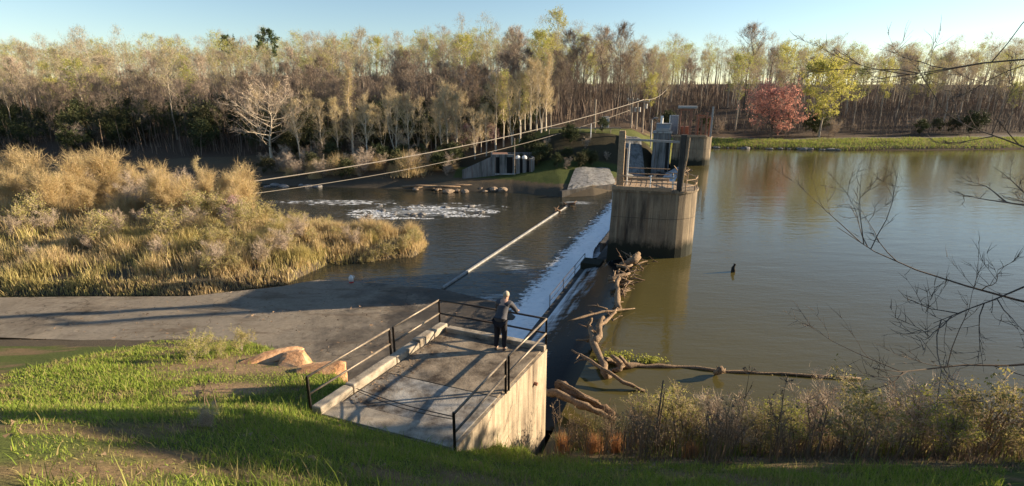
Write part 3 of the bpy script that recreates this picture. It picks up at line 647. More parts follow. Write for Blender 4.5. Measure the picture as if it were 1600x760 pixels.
# far bank concrete
def revetment(name,pts,label,m,th=.16):
    n=10; P=[Vector((x,y,0)) for x,y in pts]; vs=[]
    for i in range(n+1):
        for j in range(n+1):
            p=P[0].lerp(P[1],i/n).lerp(P[3].lerp(P[2],i/n),j/n); vs.append((p.x,p.y,h1(p.x,p.y)+th+.05*sin(i*.9)))
    k=n+1; top_=len(vs); vs += [(x,y,z-1.2) for x,y,z in vs]
    fs=[(i*k+j,(i+1)*k+j,(i+1)*k+j+1,i*k+j+1) for i in range(n) for j in range(n)]
    for i in range(n):
        for a_,b_ in ((i*k,(i+1)*k),((i+1)*k+n,i*k+n),(i+1,i),(n*k+i,n*k+i+1)): fs.append((a_,b_,b_+top_,a_+top_))
    bm=bmesh.new(); V_=[bm.verts.new(v) for v in vs]
    for f in fs: bm.faces.new([V_[i] for i in f])
    bmesh.ops.recalc_face_normals(bm,faces=bm.faces); me=bpy.data.meshes.new(name); bm.to_mesh(me); bm.free(); return tag(link(name,me,None,[m]),label,'concrete slope')
revetment('concrete_slope',[(15.2,67.3),(19.0,71.5),(19.6,79.5),(16.2,79.0)],'rounded grey concrete slope seen through the pier frame on the far bank',M['old'],.25)
revetment('concrete_slope',[(6.6,61.0),(13.6,65.9),(13.6,72),(8.6,69.6)],'flat grey concrete slope along the shaded water left of the near pier',M['old'],.2)
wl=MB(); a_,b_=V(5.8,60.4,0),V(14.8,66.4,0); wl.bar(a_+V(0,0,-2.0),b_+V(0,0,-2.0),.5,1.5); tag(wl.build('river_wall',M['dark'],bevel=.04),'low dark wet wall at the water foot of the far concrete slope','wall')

# ruined powerhouse on the far bank
pw=thing('ruined_powerhouse','roofless old concrete powerhouse with dark openings and two white domes on the far bank','building',(-2.7,69.0,-1.0),radians(4))
def w_(lo,hi,name='wall',m='old'): return pb(MB().box(lo,hi),name,m,pw,.015)
w_((0,0,-1.2),(5.8,.4,.55)); w_((0,0,.553),(.55,.4,2.75)); w_((1.05,0,.553),(2.0,.4,2.75)); w_((2.8,0,.553),(3.1,.4,2.75)); w_((0,.003,2.753),(3.1,.397,3.1),'lintel')
w_((0,.4,-1.2),(.35,4.2,3.0)); w_((5.45,.4,-1.2),(5.8,4.2,2.6)); w_((0,4.2,-1.2),(5.8,4.5,2.9))
w_((.56,.28,.553),(1.04,.34,2.75),'dark_opening','hole'); w_((2.01,.28,.553),(2.79,.34,2.75),'dark_opening','hole'); w_((.1,.45,2.95),(2.2,2.6,3.12),'roof_remnant','redroof')
w_((.4,-.22,.42),(3.2,-.003,.56),'ledge','grey')
for x in (3.25,4.15,5.05): w_((x,-.15,-1.2),(x+.5,.45,2.5),'column')
for x in (3.5,4.4):
    b=MB(); b.tube([(x,.15,2.5),(x,.15,2.68),(x,.15,2.86),(x,.15,2.96)],[.33,.36,.26,.05],10); pb(b,'dome','white',pw,0)
w_((3.75,.1,.0),(4.15,.3,2.3),'dark_opening','hole'); w_((4.65,.1,.0),(5.05,.3,2.3),'dark_opening','hole')
ww=MB(); ww.add([(-4.0,-.4,-1.6),(-4.0,-.1,-1.6),(-.02,.1,-1.6),(-.02,.4,-1.6),(-4.0,-.4,1.1),(-4.0,-.1,1.1),(-.02,.1,2.8),(-.02,.4,2.8)],[(0,2,6,4),(1,5,7,3),(4,6,7,5),(0,4,5,1),(2,3,7,6),(0,1,3,2)]); pb(ww,'wing_wall','old',pw)
tp=MB(); tp.tube([(0,0,-.5),(0,0,5.2)],[.07,.05],6); o=tp.build('mast',M['pole']); o.location=(.35,68.7,-.9); tag(o,'slim pale mast standing in front of the ruined powerhouse','pole')

# poles, box and pipe along the far bank top
def upole(px,y,ht,label,arm=True,can=0,cat='utility pole'):
    p=PY(px,200,y); z=h1(p.x,y); o=thing('utility_pole',label,cat,(p.x,y,z)); 
    pb(MB().tube([(0,0,-.4),(0,0,ht)],[.17,.12],8),'pole','pole',o,0)
    ca=pb(MB().box((-.9,-.07,ht-.5),(.9,.07,ht-.34)),'crossarm','pole',o,0) if arm else None
    for k in range(can): pb(MB().tube([(.3-.7*k,-.25,ht-1.5),(.3-.7*k,-.25,ht-.75)],.2,9),'transformer','galv',o,0)
    for x in ((-.8,0,.8) if arm else ()): pb(MB().tube([(x,0,ht-.34),(x,0,ht-.12)],.05,6),'insulator','white',ca,0)
    return o
u1=upole(1004,88,5.4,'tallest wooden pole on the far bank top with crossarm and grey transformer',True,1)
u2=upole(994,88.5,4.3,'wooden pole with two transformers between two taller poles on far bank',False,2)
u3=upole(986,87.5,4.9,'leftmost wooden pole of the close trio above the near pier frame',True,0)
u4=upole(1018,86,2.9,'short bare wooden pole just left of the lamp post on far bank',False,0,'pole')
u5=upole(929,84,4.6,'lone thin wooden pole beside the white cabinet on the bank top',False,0,'pole')
p=PY(946,203,85.5); wc=thing('cabinet','white metal cabinet standing alone at the edge of the far bank top','cabinet',(p.x,85.5,h1(p.x,85.5))); pb(MB().box((-.6,-.45,0),(.45,.45,1.75)),'body','white',wc); pb(MB().box((-.66,-.5,1.753),(.51,.5,1.85)),'lid','galv',wc); dd=pb(MB().box((-.12,-.48,.12),(.4,-.453,1.65)),'door','bluegrey',wc); pb(MB().box((.28,-.5,.8),(.34,-.483,1.0)),'handle','galv',dd,0)
pts=[]; 
for px in range(858,976,8): q_=PY(px,206,79.5); pts.append(V(q_.x,79.5,h1(q_.x,79.5)+.55))
pz=max(v.z for v in pts); 
for v in pts: v.z=pz
gp=thing('guard_pipe','long pale horizontal pipe rail along the grassy edge of the far bank','guard rail'); MB().tube(pts,.085,7).build('pipe',M['pole'],gp)
for v in pts[::3]: MB().tube([V(v.x,v.y,h1(v.x,v.y)-.3),v],.06,6).build('post',M['pole'],gp)
p=PY(923,213,78); o=MB().tube([(0,0,-.6),(0,0,2.0)],.07,6).build('marker_post',M['white']); o.location=(p.x,78,h1(p.x,78)); tag(o,'short white marker post below the pale pipe rail on the dark bank','post')

# cables from the bushes on the left up to the poles
anch=thing('cable_anchor','weathered wooden anchor pole among the tan bushes carrying the river cables','pole',(-26.6,48.6,h1(-26.6,48.6))); pb(MB().tube([(0,0,-.3),(0,0,3.4)],[.16,.13],8),'pole','pole',anch,0); pb(MB().box((-.5,-.08,2.3),(.5,.08,2.45)),'crossarm','pole',anch,0)
def cable(a,b,sag,r,label):
    n=40; pts=[a.lerp(b,k/n)+V(0,0,-sag*4*(k/n)*(1-k/n)) for k in range(n+1)]; tag(MB().tube(pts,r,6).build('cable',M['cable'],smooth=True),label,'cable',None)
zA=anch.location.z
cable(V(-26.6,48.6,zA+3.3),u1.location+V(0,0,5.35),1.15,.055,'thicker upper cable rising across the river to the tallest pole')
cable(V(-26.6,48.6,zA+2.15),u3.location+V(0,0,3.0),1.5,.032,'thinner lower cable rising across the river beneath the thicker one')
cable(u1.location+V(0,0,5.35),V(34.5,118,11.5),.8,.035,'thin cable running on from the tallest pole into the woods at right')

def blades(xy, hgt, wid, lean, z=None, seed=0, bend=.5):
    """grass blades of three triangles, bending over towards the tip"""
    rn=np.random.default_rng(seed); n=len(xy); x,y=xy[:,0],xy[:,1]
    if z is None: z=H(x,y)
    a=rn.uniform(0,2*pi,n); la=lean*rn.random(n); da=np.stack([np.cos(a),np.sin(a)],1); pa=np.stack([-np.sin(a),np.cos(a)],1)
    rot=rn.uniform(0,2*pi,n); pa=np.stack([np.cos(rot),np.sin(rot)],1)
    B=np.stack([x,y,z-.02],1); h=np.asarray(hgt)
    def at(f,k): 
        o=B.copy(); o[:,:2]+=da*(la*h*f**1.7)[:,None]; o[:,2]+=h*f*(1-.25*la*f); return o
    W=np.zeros((n,3)); W[:,:2]=pa*(np.asarray(wid))[:,None]
    m=at(.55,0); t_=at(1,0)
    return np.concatenate([np.stack([B-W,B+W,m+W*.7],1),np.stack([B-W,m+W*.7,m-W*.7],1),np.stack([m-W*.7,m+W*.7,t_],1)])
def ordered(tri):                                     # keep each blade's triangles welded: one island per blade
    n=len(tri)//3; A,B_,C=tri[:n],tri[n:2*n],tri[2*n:]
    v=np.stack([A[:,0],A[:,1],A[:,2],B_[:,2],C[:,2]],1); return v
def blade_mesh(name, tri, mats, mi=None):
    v=ordered(tri); n=len(v); b=(np.arange(n)*5)[:,None]
    f=np.stack([b+np.array([0,1,2]),b+np.array([0,2,3]),b+np.array([3,2,4])],1).reshape(-1)
    return mesh_np(name,v.reshape(-1,3),f,np.arange(n*3)*3,mats,None if mi is None else np.repeat(mi,3))
# ------------------------------------------------------------------ trees
def grow(seed, h, cw, base, nl, ntw, nbud, twl, tww, bud, r0, shape='oval', up=(.5,1.0), lean=0.0, wig=.04, sub=4, droop=0.0, stems=1, budspread=.5):
    """one tree: trunk with limbs (mesh 1), twigs and leaves (mesh 2: material 0 twigs, 1 leaves)"""
    R=random.Random(seed); rn=np.random.default_rng(seed)
    wood=MB(); anc=[]
    for st in range(stems):
        az0=R.uniform(0,2*pi); sp=0 if stems==1 else R.uniform(.12,.34)*cw*.5
        hh=h*(1 if st==0 else R.uniform(.7,1))
        tp=[]; K=7
        for k in range(K+1):
            f=k/K; tp.append(Vector((sp*cos(az0)*f*1.6+lean*h*f*f+R.gauss(0,wig)*h*f*.5, sp*sin(az0)*f*1.6+R.gauss(0,wig)*h*f*.5, hh*.97*f-(.4 if k==0 else 0))))
        wood.tube(tp,[r0/(stems**.5)*(1-.93*k/K)*(1.25 if k==0 else 1) for k in range(K+1)],6,False)
        def at(f):
            x=f*K; i=min(int(x),K-1); return tp[i].lerp(tp[i+1],x-i)
        n=nl//stems
        for i in range(n):
            f=base+(1-base)*((i+R.random())/n)**.9*.97; p=at(f); az=i*2.4+R.uniform(-.5,.5)
            g=(f-base)/(1-base)
            prof={'oval':sin(pi*min(1,.18+g*.80))**.7,'cone':1.05-.95*g,'spread':1.0-.35*g,'vase':.45+.6*g if g<.8 else 1.0-(g-.8)*2.2,'round':sqrt(max(.05,1-(2*g-.9)**2))}[shape]
            L=cw*.5*prof*R.uniform(.75,1.2); el=R.uniform(*up)
            d=Vector((cos(az)*cos(el),sin(az)*cos(el),sin(el))); q=[p]; c=p.copy()
            for k in range(4):
                c=c+d*L/4; q.append(c.copy()); d=(d+Vector((R.gauss(0,.16),R.gauss(0,.16),.12-droop+R.gauss(0,.08)))).normalized()
            rb=max(.012,r0*.42*(1-f*.75)); wood.tube(q,[rb,rb*.75,rb*.55,rb*.38,rb*.2],4,False)
            for k in range(sub):
                fx=R.uniform(.3,.98)*4; a_=min(int(fx),3); p2=q[a_].lerp(q[a_+1],fx-a_)
                d2=(d+Vector((R.gauss(0,.7),R.gauss(0,.7),R.gauss(.15,.45)-droop))).normalized(); L2=L*R.uniform(.28,.55)
                p3=p2+d2*L2*.5+Vector((0,0,.05*L2)); p4=p2+d2*L2+Vector((0,0,.16*L2*(1-4*droop)))
                wood.tube([p2,p3,p4],[rb*.42,rb*.3,rb*.13],3,False)
                for z in (.35,.6,.8,1.0): anc.append((p2.lerp(p4,z),d2))
            for z in (1.7,2.5,3.2,4.0): anc.append((q[min(int(z),3)].lerp(q[min(int(z),3)+1],z-min(int(z),3)),d))
        for z in (.8,.88,.94,.99): anc.append((at(z),Vector((0,0,1))))
    AP=np.array([tuple(a[0]) for a in anc]); AD=np.array([tuple(a[1]) for a in anc])
    ix=rn.integers(0,len(AP),ntw); P=AP[ix]+rn.normal(0,.09*twl,(ntw,3))
    D=AD[ix]*.6+rn.normal(0,.55,(ntw,3))+np.array([0,0,.32-droop*2]); D/=np.linalg.norm(D,axis=1)[:,None]
    Ln=twl*rn.uniform(.5,1.25,ntw)[:,None]; side=np.cross(D,rn.normal(0,1,(ntw,3))); side/=np.linalg.norm(side,axis=1)[:,None]+1e-6
    wv=tww*rn.uniform(.6,1.3,ntw)[:,None]; T=P+D*Ln
    tri=[np.stack([P-side*wv,P+side*wv,T],1)]
    # side spurs halfway along
    Q=P+D*Ln*rn.uniform(.3,.7,(ntw,1)); D2=D+rn.normal(0,.7,(ntw,3)); D2/=np.linalg.norm(D2,axis=1)[:,None]
    tri.append(np.stack([Q-side*wv*.7,Q+side*wv*.7,Q+D2*Ln*.6],1))
    tri=np.concatenate(tri); mi=np.zeros(len(tri),int)
    if nbud:
        ix=rn.integers(0,ntw,nbud); Pb=P[ix]+D[ix]*Ln[ix]*rn.uniform(.2,1.05,(nbud,1))+rn.normal(0,budspread*twl*.3,(nbud,3))
        a=rn.normal(0,1,(nbud,3)); a/=np.linalg.norm(a,axis=1)[:,None]; b=np.cross(a,rn.normal(0,1,(nbud,3))); b/=np.linalg.norm(b,axis=1)[:,None]
        s=bud*rn.uniform(.6,1.4,nbud)[:,None]
        lt=np.concatenate([np.stack([Pb-a*s,Pb+b*s*.5,Pb+a*s],1),np.stack([Pb-a*s,Pb+a*s,Pb-b*s*.5],1)])
        tri=np.concatenate([tri,lt]); mi=np.concatenate([mi,np.ones(len(lt),int)])
    return wood, tri, mi
PROTO={}
def proto(key, bark, tw, bd, **kw):
    wood,tri,mi=grow(**kw); tm=wood.mesh(key+'_trunk'); tm.materials.append(M[bark]); tm.polygons.foreach_set('use_smooth',[True]*len(tm.polygons))
    cm=tris_np(key+'_crown',tri,[M[tw],M[bd]],mi); PROTO[key]=(tm,cm,kw['h'],wood,tri,mi)
def plant(key, x, y, name, label, cat, group=None, sc=1.0, rz=None, z=None, szf=1.0, dz=-.05, tilt=0):
    tm,cm=PROTO[key][:2]; z=h1(x,y) if z is None else z
    o=thing(name,label,cat,(x,y,z+dz),RNG.uniform(0,6.28) if rz is None else rz,group); o.scale=(sc,sc,sc*szf)
    if tilt: o.rotation_euler[1]=tilt
    a=bpy.data.objects.new('trunk' if cat=='tree' else 'stems',tm); COL.objects.link(a); a.parent=o
    b=bpy.data.objects.new('crown' if cat=='tree' else 'foliage',cm); COL.objects.link(b); b.parent=o
    return o
# woodland trees, 16-20 m, bare or in first leaf
for i in range(4): proto('bare%d'%i,'bark','twig_forest','bud_tan',seed=20+i,h=17+i,cw=7+.7*i,base=.42,nl=20,ntw=1150,nbud=800,twl=1.15,tww=.02,bud=.10,r0=.20,up=(.55,1.15))
for i in range(2): proto('leafing%d'%i,'bark','twig_tan','bud_green',seed=40+i,h=17,cw=7.5,base=.38,nl=20,ntw=900,nbud=2400,twl=1.1,tww=.02,bud=.135,r0=.19,up=(.5,1.1))
proto('hazy','darkbark','twig_grey','bud_tan',seed=50,h=18,cw=8,base=.45,nl=20,ntw=1900,nbud=250,twl=1.2,tww=.02,bud=.09,r0=.22,up=(.5,1.1))
for i in range(3): proto('dusk%d'%i,'darkbark','twig_shade','bud_tan',seed=54+i,h=15+i,cw=6+i,base=.3,nl=20,ntw=1900,nbud=60,twl=1.1,tww=.024,bud=.08,r0=.17,up=(.5,1.15))
proto('pine','darkbark','pine','pine',seed=60,h=20,cw=7,base=.5,nl=26,ntw=700,nbud=4200,twl=.8,tww=.03,bud=.2,r0=.26,shape='oval',up=(.0,.5))
# riverside trees, 9 m, pale stems
for i in range(3): proto('sycamore%d'%i,'palebark','twig_tan','bud_tan',seed=70+i,h=9.5,cw=4.2+.5*i,base=.22,nl=20,ntw=1000,nbud=420,twl=.8,tww=.017,bud=.06,r0=.13,up=(.7,1.25),stems=1+(i==2)*2)
proto('poplar','palebark','twig_tan','bud_tan',seed=80,h=11,cw=3.2,base=.15,nl=26,ntw=1300,nbud=600,twl=.75,tww=.016,bud=.07,r0=.13,up=(.95,1.35),shape='cone')
proto('greenpole','palebark','twig_tan','bud_green',seed=81,h=10,cw=3.4,base=.25,nl=22,ntw=900,nbud=2000,twl=.7,tww=.016,bud=.085,r0=.12,up=(.9,1.35),shape='oval')
proto('sprawl','palebark','twig_grey','bud_tan',seed=84,h=9,cw=13,base=.15,nl=26,ntw=2600,nbud=500,twl=1.0,tww=.02,bud=.06,r0=.24,up=(.05,.7),shape='spread',lean=-.25,wig=.07,sub=6)
proto('redtree','darkbark','twig_forest','bud_red',seed=86,h=9.8,cw=11.5,base=.12,nl=54,ntw=2600,nbud=11500,twl=.85,tww=.014,bud=.125,r0=.2,up=(.0,.75),shape='round',sub=6)
proto('willow','bark','twig_tan','bud_willow',seed=88,h=14,cw=11,base=.2,nl=34,ntw=1500,nbud=8500,twl=.95,tww=.016,bud=.17,r0=.22,up=(.2,.9),shape='round',sub=5)
proto('redbud','darkbark','twig_grey','bud_pink',seed=89,h=4.5,cw=4,base=.2,nl=16,ntw=500,nbud=1100,twl=.6,tww=.014,bud=.06,r0=.07,up=(.3,.9))
# bushes
for i in range(3): proto('tanbush%d'%i,'palebark','reed','reed',seed=90+i,h=4.6,cw=3.4,base=.1,nl=30,ntw=1700,nbud=260,twl=1.15,tww=.017,bud=.05,r0=.06,up=(.85,1.35),stems=5,shape='vase')
proto('greenbush','bark','twig_tan','shrub_green',seed=94,h=2.4,cw=3.2,base=.08,nl=24,ntw=900,nbud=1500,twl=.45,tww=.01,bud=.07,r0=.04,up=(.2,1.0),stems=4,shape='round')
proto('yellowbush','bark','twig_tan','shrub_yellow',seed=95,h=1.7,cw=2.2,base=.06,nl=30,ntw=900,nbud=1500,twl=.3,tww=.006,bud=.042,r0=.022,up=(.3,1.1),stems=4,shape='round')
proto('darkbush','darkbark','evergreen','evergreen',seed=96,h=4.5,cw=5.5,base=.05,nl=26,ntw=600,nbud=3000,twl=.8,tww=.02,bud=.16,r0=.07,up=(.1,.9),stems=3,shape='round')
proto('brownbush','darkbark','twig_grey','bud_tan',seed=97,h=3.2,cw=3.6,base=.05,nl=24,ntw=1600,nbud=200,twl=.7,tww=.012,bud=.05,r0=.05,up=(.3,1.2),stems=4,shape='vase')

LF={'dusk':'slender bare tree darkened for shade on the lower slope behind the pale riverside row','bare':'bare brown woodland tree with faint buds in the leafless wood across the river','leafing':'woodland tree in pale yellow-green first leaf among the bare trees','hazy':'bare grey woodland tree with fine smoky twigs and dark trunk in the wood'}
placed=[]
def free(x,y,d):
    for a,b in placed:
        if (a-x)**2+(b-y)**2<d*d: return False
    placed.append((x,y)); return True
rs=np.random.default_rng(99)
def fan(seed,h,n,m,spread=.28,lean=1.0,w=(.012,.024)):
    rn=np.random.default_rng(seed); c=rn.normal(0,spread*h,(n,2)); r_=np.hypot(c[:,0],c[:,1])/(spread*h); tri=blades(c,h*rn.uniform(.5,1.1,n)*np.exp(-.22*r_**2),rn.uniform(*w,n),lean,np.zeros(n),seed)
    b=blade_mesh('straw_fan',tri,[M[m]]); return b
FAN=[fan(1,2.6,1500,'reed'),fan(2,2.4,1300,'stalk2' if 'stalk2' in M else 'reed'),fan(3,2.2,1500,'reed_green',.3)]
def fan_at(x,y,s,name,label,group=None,k=0,cat='bush',szf=1):
    o=bpy.data.objects.new(name,FAN[k]); COL.objects.link(o); o.location=(x,y,h1(x,y)-.04); o.scale=(s,s,s*szf); o.rotation_euler[2]=RNG.uniform(0,6.28); return tag(o,label,cat,group)
# riverside row of pale young trees (measured positions: px, depth)
def riv(key,px,y,sc,label,rz=None,szf=1,name='riverside_tree',group=None,tilt=0,cat='tree'):
    p=PY(px,250,y); placed.append((p.x,y)); return plant(key,p.x,y,name,label,cat,group,sc,rz,None,szf,tilt=tilt)
riv('poplar',553,80,1.28,'tallest narrow pale bare tree with a pointed top in the riverside row')
riv('sprawl',425,84,1.05,'wide sprawling pale tree with crooked tangled limbs leaning over the left river bend',2.4)
riv('greenpole',787,84,1.0,'slender yellow-green leafing tree standing up from the riverside row left of the cables',szf=1.15)
riv('poplar',852,83,1.1,'tall pale tree at the right end of the riverside row beside the dark bank')
riv('greenpole',820,88,.95,'thin pale-green tree second from the right end of the riverside row')
riv('redbud',730,84,.9,'small pink flowering tree half hidden among the pale riverside trees',name='flowering_tree'); riv('redbud',768,86,.8,'smaller pink flowering tree below the slender yellow-green tree',name='flowering_tree')
riv('sycamore2',618,78,1.0,'pale tree with several forked stems in the middle of the riverside row')
riv('sycamore0',505,80,.95,'round topped pale yellowish tree left of the tallest narrow riverside tree')
riv('sycamore1',700,81,1.15,'tall straight pale tree just left of the pink flowering tree'); riv('sycamore1',640,79,1.0,'broad golden bare tree leaning over the river bank bushes')
grp='pale young trees along the far river bank'
for px,y in ((470,79),(488,86),(530,82),(575,78),(585,85),(600,83),(655,85),(668,80),(682,84),(690,78),(715,80),(722,88),(742,81),(752,86),(760,79.5),(775,80.5),(800,83),(812,80.5),(828,82),(838,86),(845,80.5),(860,87),(535,88),(615,88),(565,90),(708,92),(795,92),(455,88),(440,92),(410,95)):
    riv('sycamore%d'%rs.integers(0,3),px,y+rs.uniform(-2,3),rs.uniform(.6,1.25),'pale bare young tree with straight stem in the riverside row',group=grp)
for px,y,s in ((640,71.0,1.5),(622,72.5,.9),(530,72.5,1.25),(556,73.5,1.0),(492,72.5,.8),(585,74,.9),(680,73,.7)):
    p=PY(px,270,y); fan_at(p.x,y,s,'bank_bush',{640:'dome of straw coloured brush at the water edge, largest of the bank clumps',530:'wide straw coloured bush on the far water edge below the tallest narrow tree'}.get(px,'x'),None if px in (640,530) else 'brush clumps at the far water edge')
bb=np.random.default_rng(8)
for i in range(60):
    px=bb.uniform(395,725); y=bb.uniform(69.5,80); p=PY(px,270,y)
    if y-float(np.interp(p.x,FX,FY))<2.5: continue
    kk=bb.random(); lab='low tangled brush under the pale riverside trees'; gg='brush under the riverside trees'
    if kk<.4: plant('brownbush',p.x,y,'bank_brush',lab,'bush',gg,bb.uniform(.4,.85))
    elif kk<.7: plant('darkbush',p.x,y,'bank_brush',lab,'bush',gg,bb.uniform(.3,.6))
    else: fan_at(p.x,y,bb.uniform(.4,.9),'bank_brush',lab,gg,bb.integers(0,2))
# the red tree and the willow on the lake's far shore
p=PY(1203,226,106); plant('redtree',p.x,106,'red_tree','round tree covered in salmon red new leaves on the far lake shore','tree',None,.97,.3); placed.append((p.x,106))
p=PY(1277,228,108); plant('willow',p.x,108,'leafing_tree','large bright yellow-green tree on the far shore right of the red tree','tree',None,1.0,1.0); placed.append((p.x,108))
p=PY(1160,190,150); plant('hazy',p.x,150,'woodland_tree','bare open-crowned tree rising above the skyline over the red tree','tree',None,1.28,1.2); placed.append((p.x,150))
p=PY(870,150,172); plant('leafing0',p.x,172,'woodland_tree','tall pale green tree standing highest on the skyline above the riverside row end','tree',None,1.35,.4); placed.append((p.x,172))
p=PY(1150,190,120); plant('leafing1',p.x,120,'woodland_tree','yellow-green tree in leaf in the wood left of the red tree','tree',None,.95,.8); placed.append((p.x,120))
p=PY(366,150,205); plant('pine',p.x,205,'pine_tree','dark flat-topped pine on the skyline at the left of the wood','tree',None,1.0,.2); placed.append((p.x,205))
p=PY(428,150,190); plant('pine',p.x,190,'pine_tree','round dark green tree on the left skyline right of the flat-topped pine','tree',None,1.08,2.2); placed.append((p.x,190))
# woodland: 270 individual trees nearest the water, the rest of the wood behind as one mass
cnt=0; tries=0; tmpl=['bare0','bare1','bare2','bare3','bare0','bare2','leafing0','leafing1','hazy','hazy','bare1']
while cnt<275 and tries<9000:
    tries+=1; y=96+ (rs.random()**.9)*72; x=rs.uniform(-1.05,1.08)*y
    d=y-float(np.interp(x,FX,FY))
    if d<(23 if x<8 else 22 if x<24 else 15): continue
    if -2<x<34 and y<93: continue
    if x>46 and x<125 and y<122+.0*x: continue
    if not free(x,y,4.0): continue
    k=tmpl[rs.integers(0,len(tmpl))] if (rs.random()<(y-104)/26 or x>24 or (x<-.55*y and rs.random()<.75)) else 'dusk%d'%rs.integers(0,3)  # dark-twigged trees go where the lower slope should look shaded
    plant(k,x,y,'woodland_tree',LF[k.rstrip('0123')],'tree','trees of the wood across the water',rs.uniform(.55,.93),None,None,rs.uniform(.88,1.15)); cnt+=1
def mass(name, n, fn, keys, scr, seed, thin=.5, tw='twig_forest', bk='bark'):
    rn=np.random.default_rng(seed); T=[]; I=[]; W=[]; tints=[]; wt=[]
    wv=[]; wl=[]; wc=0
    for i in range(n):
        x,y=fn(rn); key=keys[rn.integers(0,len(keys))]; _,_,h,wood,tri,mi=PROTO[key]; sc=rn.uniform(*scr); z=h1(x,y)-.1
        k=rn.random(len(tri))<thin; t_=tri[k]; m_=mi[k]; a=rn.uniform(0,6.28); R_=np.array([[cos(a),-sin(a),0],[sin(a),cos(a),0],[0,0,1]])
        T.append((t_@R_.T)*sc*np.array([1,1,rn.uniform(.9,1.1)])+np.array([x,y,z])); isg=key.startswith('leaf')
        I.append(np.where(m_==0,0,2 if isg else 1)); tints.append(np.full(len(t_)*3,rn.random()))
        v=np.array(wood.v[:48])@R_.T*sc+np.array([x,y,z]); 
        for f in wood.f[:42]: wl.append([i_+wc for i_ in f])
        wv.append(v); wc+=len(v); wt.append(np.full(len(v),rn.random()))
    tri=np.concatenate(T); nt_=len(tri); wvv=np.concatenate(wv)
    verts=np.concatenate([tri.reshape(-1,3),wvv]); wl=np.array(wl)+nt_*3
    loops=np.concatenate([np.arange(nt_*3),wl.reshape(-1)]); starts=np.concatenate([np.arange(nt_)*3,nt_*3+np.arange(len(wl))*4]); mi=np.concatenate(I+[np.full(len(wl),3)])
    me=mesh_np(name,verts,loops,starts,[M[tw],M['evergreen' if tw=='evergreen' else 'bud_tan'],M['bud_green'],M[bk]],mi)
    at=me.attributes.new('tint','FLOAT','POINT'); at.data.foreach_set('value',np.concatenate(tints+wt).astype(np.float32))
    return tag(link(name,me),kind='stuff')
def far_xy(rn):
    while True:
        y=rn.uniform(150,290); x=rn.uniform(-1.08,1.1)*y
        if rn.random()<.9: return x,y
mass('far_woods',760,far_xy,['bare0','bare1','bare2','bare3','leafing0','leafing1','leafing0','hazy','leafing1'],(.66,1.12),5,.36)
def ridge_xy(rn):
    y=rn.uniform(285,400); return rn.uniform(-1.08,1.1)*y,y
mass('ridge_woods',420,ridge_xy,['dusk0','dusk1','bare0','hazy','bare2','leafing1'],(.8,1.15),15,.34)
def under_xy(rn):
    while True:
        y=rn.uniform(90,132); x=rn.uniform(-1.05,.2)*y
        if y-float(np.interp(x,FX,FY))>(15 if x<6 else 24) and not(-2<x<34 and y<103): return x,y
def low_xy(rn):
    while True:
        y=rn.uniform(84,125); x=rn.uniform(-1.05,.05)*y
        if y-float(np.interp(x,FX,FY))>14: return x,y
mass('slope_woods',150,under_xy,['dusk0','dusk1','dusk2'],(.5,.8),6,.55,'twig_shade','darkbark')
mass('slope_undergrowth',150,low_xy,['darkbush','brownbush','darkbush'],(.7,1.5),7,.5,'evergreen','darkbark')  # dark leaves here also stand in for the slope's shade
# whippy saplings and brush under the trees: one mass of thin stems
tn=np.random.default_rng(17); n=60000; ty=84+(tn.random(n)**.7)*150; tx=tn.uniform(-1.1,1.12,n)*ty; td=ty-np.interp(tx,FX,FY)
kp=(td>np.where(tx<4,10,np.where(tx<30,12,15)))&~((tx>-4)&(tx<34)&(ty<90))&(fbm(tx*.08,ty*.08,19)>.36); tx,ty=tx[kp],ty[kp]; n=len(tx)
th=np.where(tx>20,.6,1.0)*tn.uniform(1.0,6.5,n)*(.6+.8*fbm(tx*.05,ty*.05,23))
M['sapling']=rand_tint('sapling_stems',[(.13,.095,.075),(.2,.145,.11),(.26,.20,.15),(.16,.115,.1)],.9,'island')
tag(link('sapling_thicket',blade_mesh('sapling_thicket',blades(np.stack([tx,ty],1),th,tn.uniform(.03,.075,n)*(ty/120),.45,None,8),[M['sapling']])),kind='stuff')
n=26000; fx_=tn.uniform(24,110,n); fy_=np.interp(fx_,FX,FY)+tn.uniform(.3,9.5,n); fh=tn.uniform(.12,.5,n)*(.4+1.2*fbm(fx_*.3,fy_*.5,37)); fm_=(tn.random(n)<.45).astype(int)
tag(link('shore_grass',blade_mesh('shore_grass',blades(np.stack([fx_,fy_],1),fh,tn.uniform(.02,.045,n),.7,None,14),[M['grass'],M['grassdry']],fm_)),kind='stuff')
# evergreen and brushy understorey, its dark leaves also standing in for the slope's shade
und=np.random.default_rng(12); k=0
while k<70:
    y=und.uniform(84,128); x=und.uniform(-1.05,.1)*y
    if y-float(np.interp(x,FX,FY))<9 or x>-6: continue
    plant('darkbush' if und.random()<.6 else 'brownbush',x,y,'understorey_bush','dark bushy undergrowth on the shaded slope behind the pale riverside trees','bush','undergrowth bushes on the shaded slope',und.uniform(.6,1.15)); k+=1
k=0
while k<26:
    y=und.uniform(69,80); x=und.uniform(1.0,14.0); d=y-float(np.interp(x,FX,FY))
    if d<9.0 or d>17: continue
    plant('darkbush' if und.random()<.7 else 'brownbush',x,y,'bank_bush','low dark bush on the steep shaded bank below the pale pipe rail','bush','dark bushes on the steep bank',und.uniform(.28,.5)); k+=1
k=0
while k<22:
    x=und.uniform(30,100); y=float(np.interp(x,FX,FY))+und.uniform(13,22)
    plant('brownbush' if und.random()<.6 else 'darkbush',x,y,'shore_bush','brown brush at the foot of the wood behind the far lake lawn','bush','brush along the foot of the wood',und.uniform(.5,.9)); k+=1
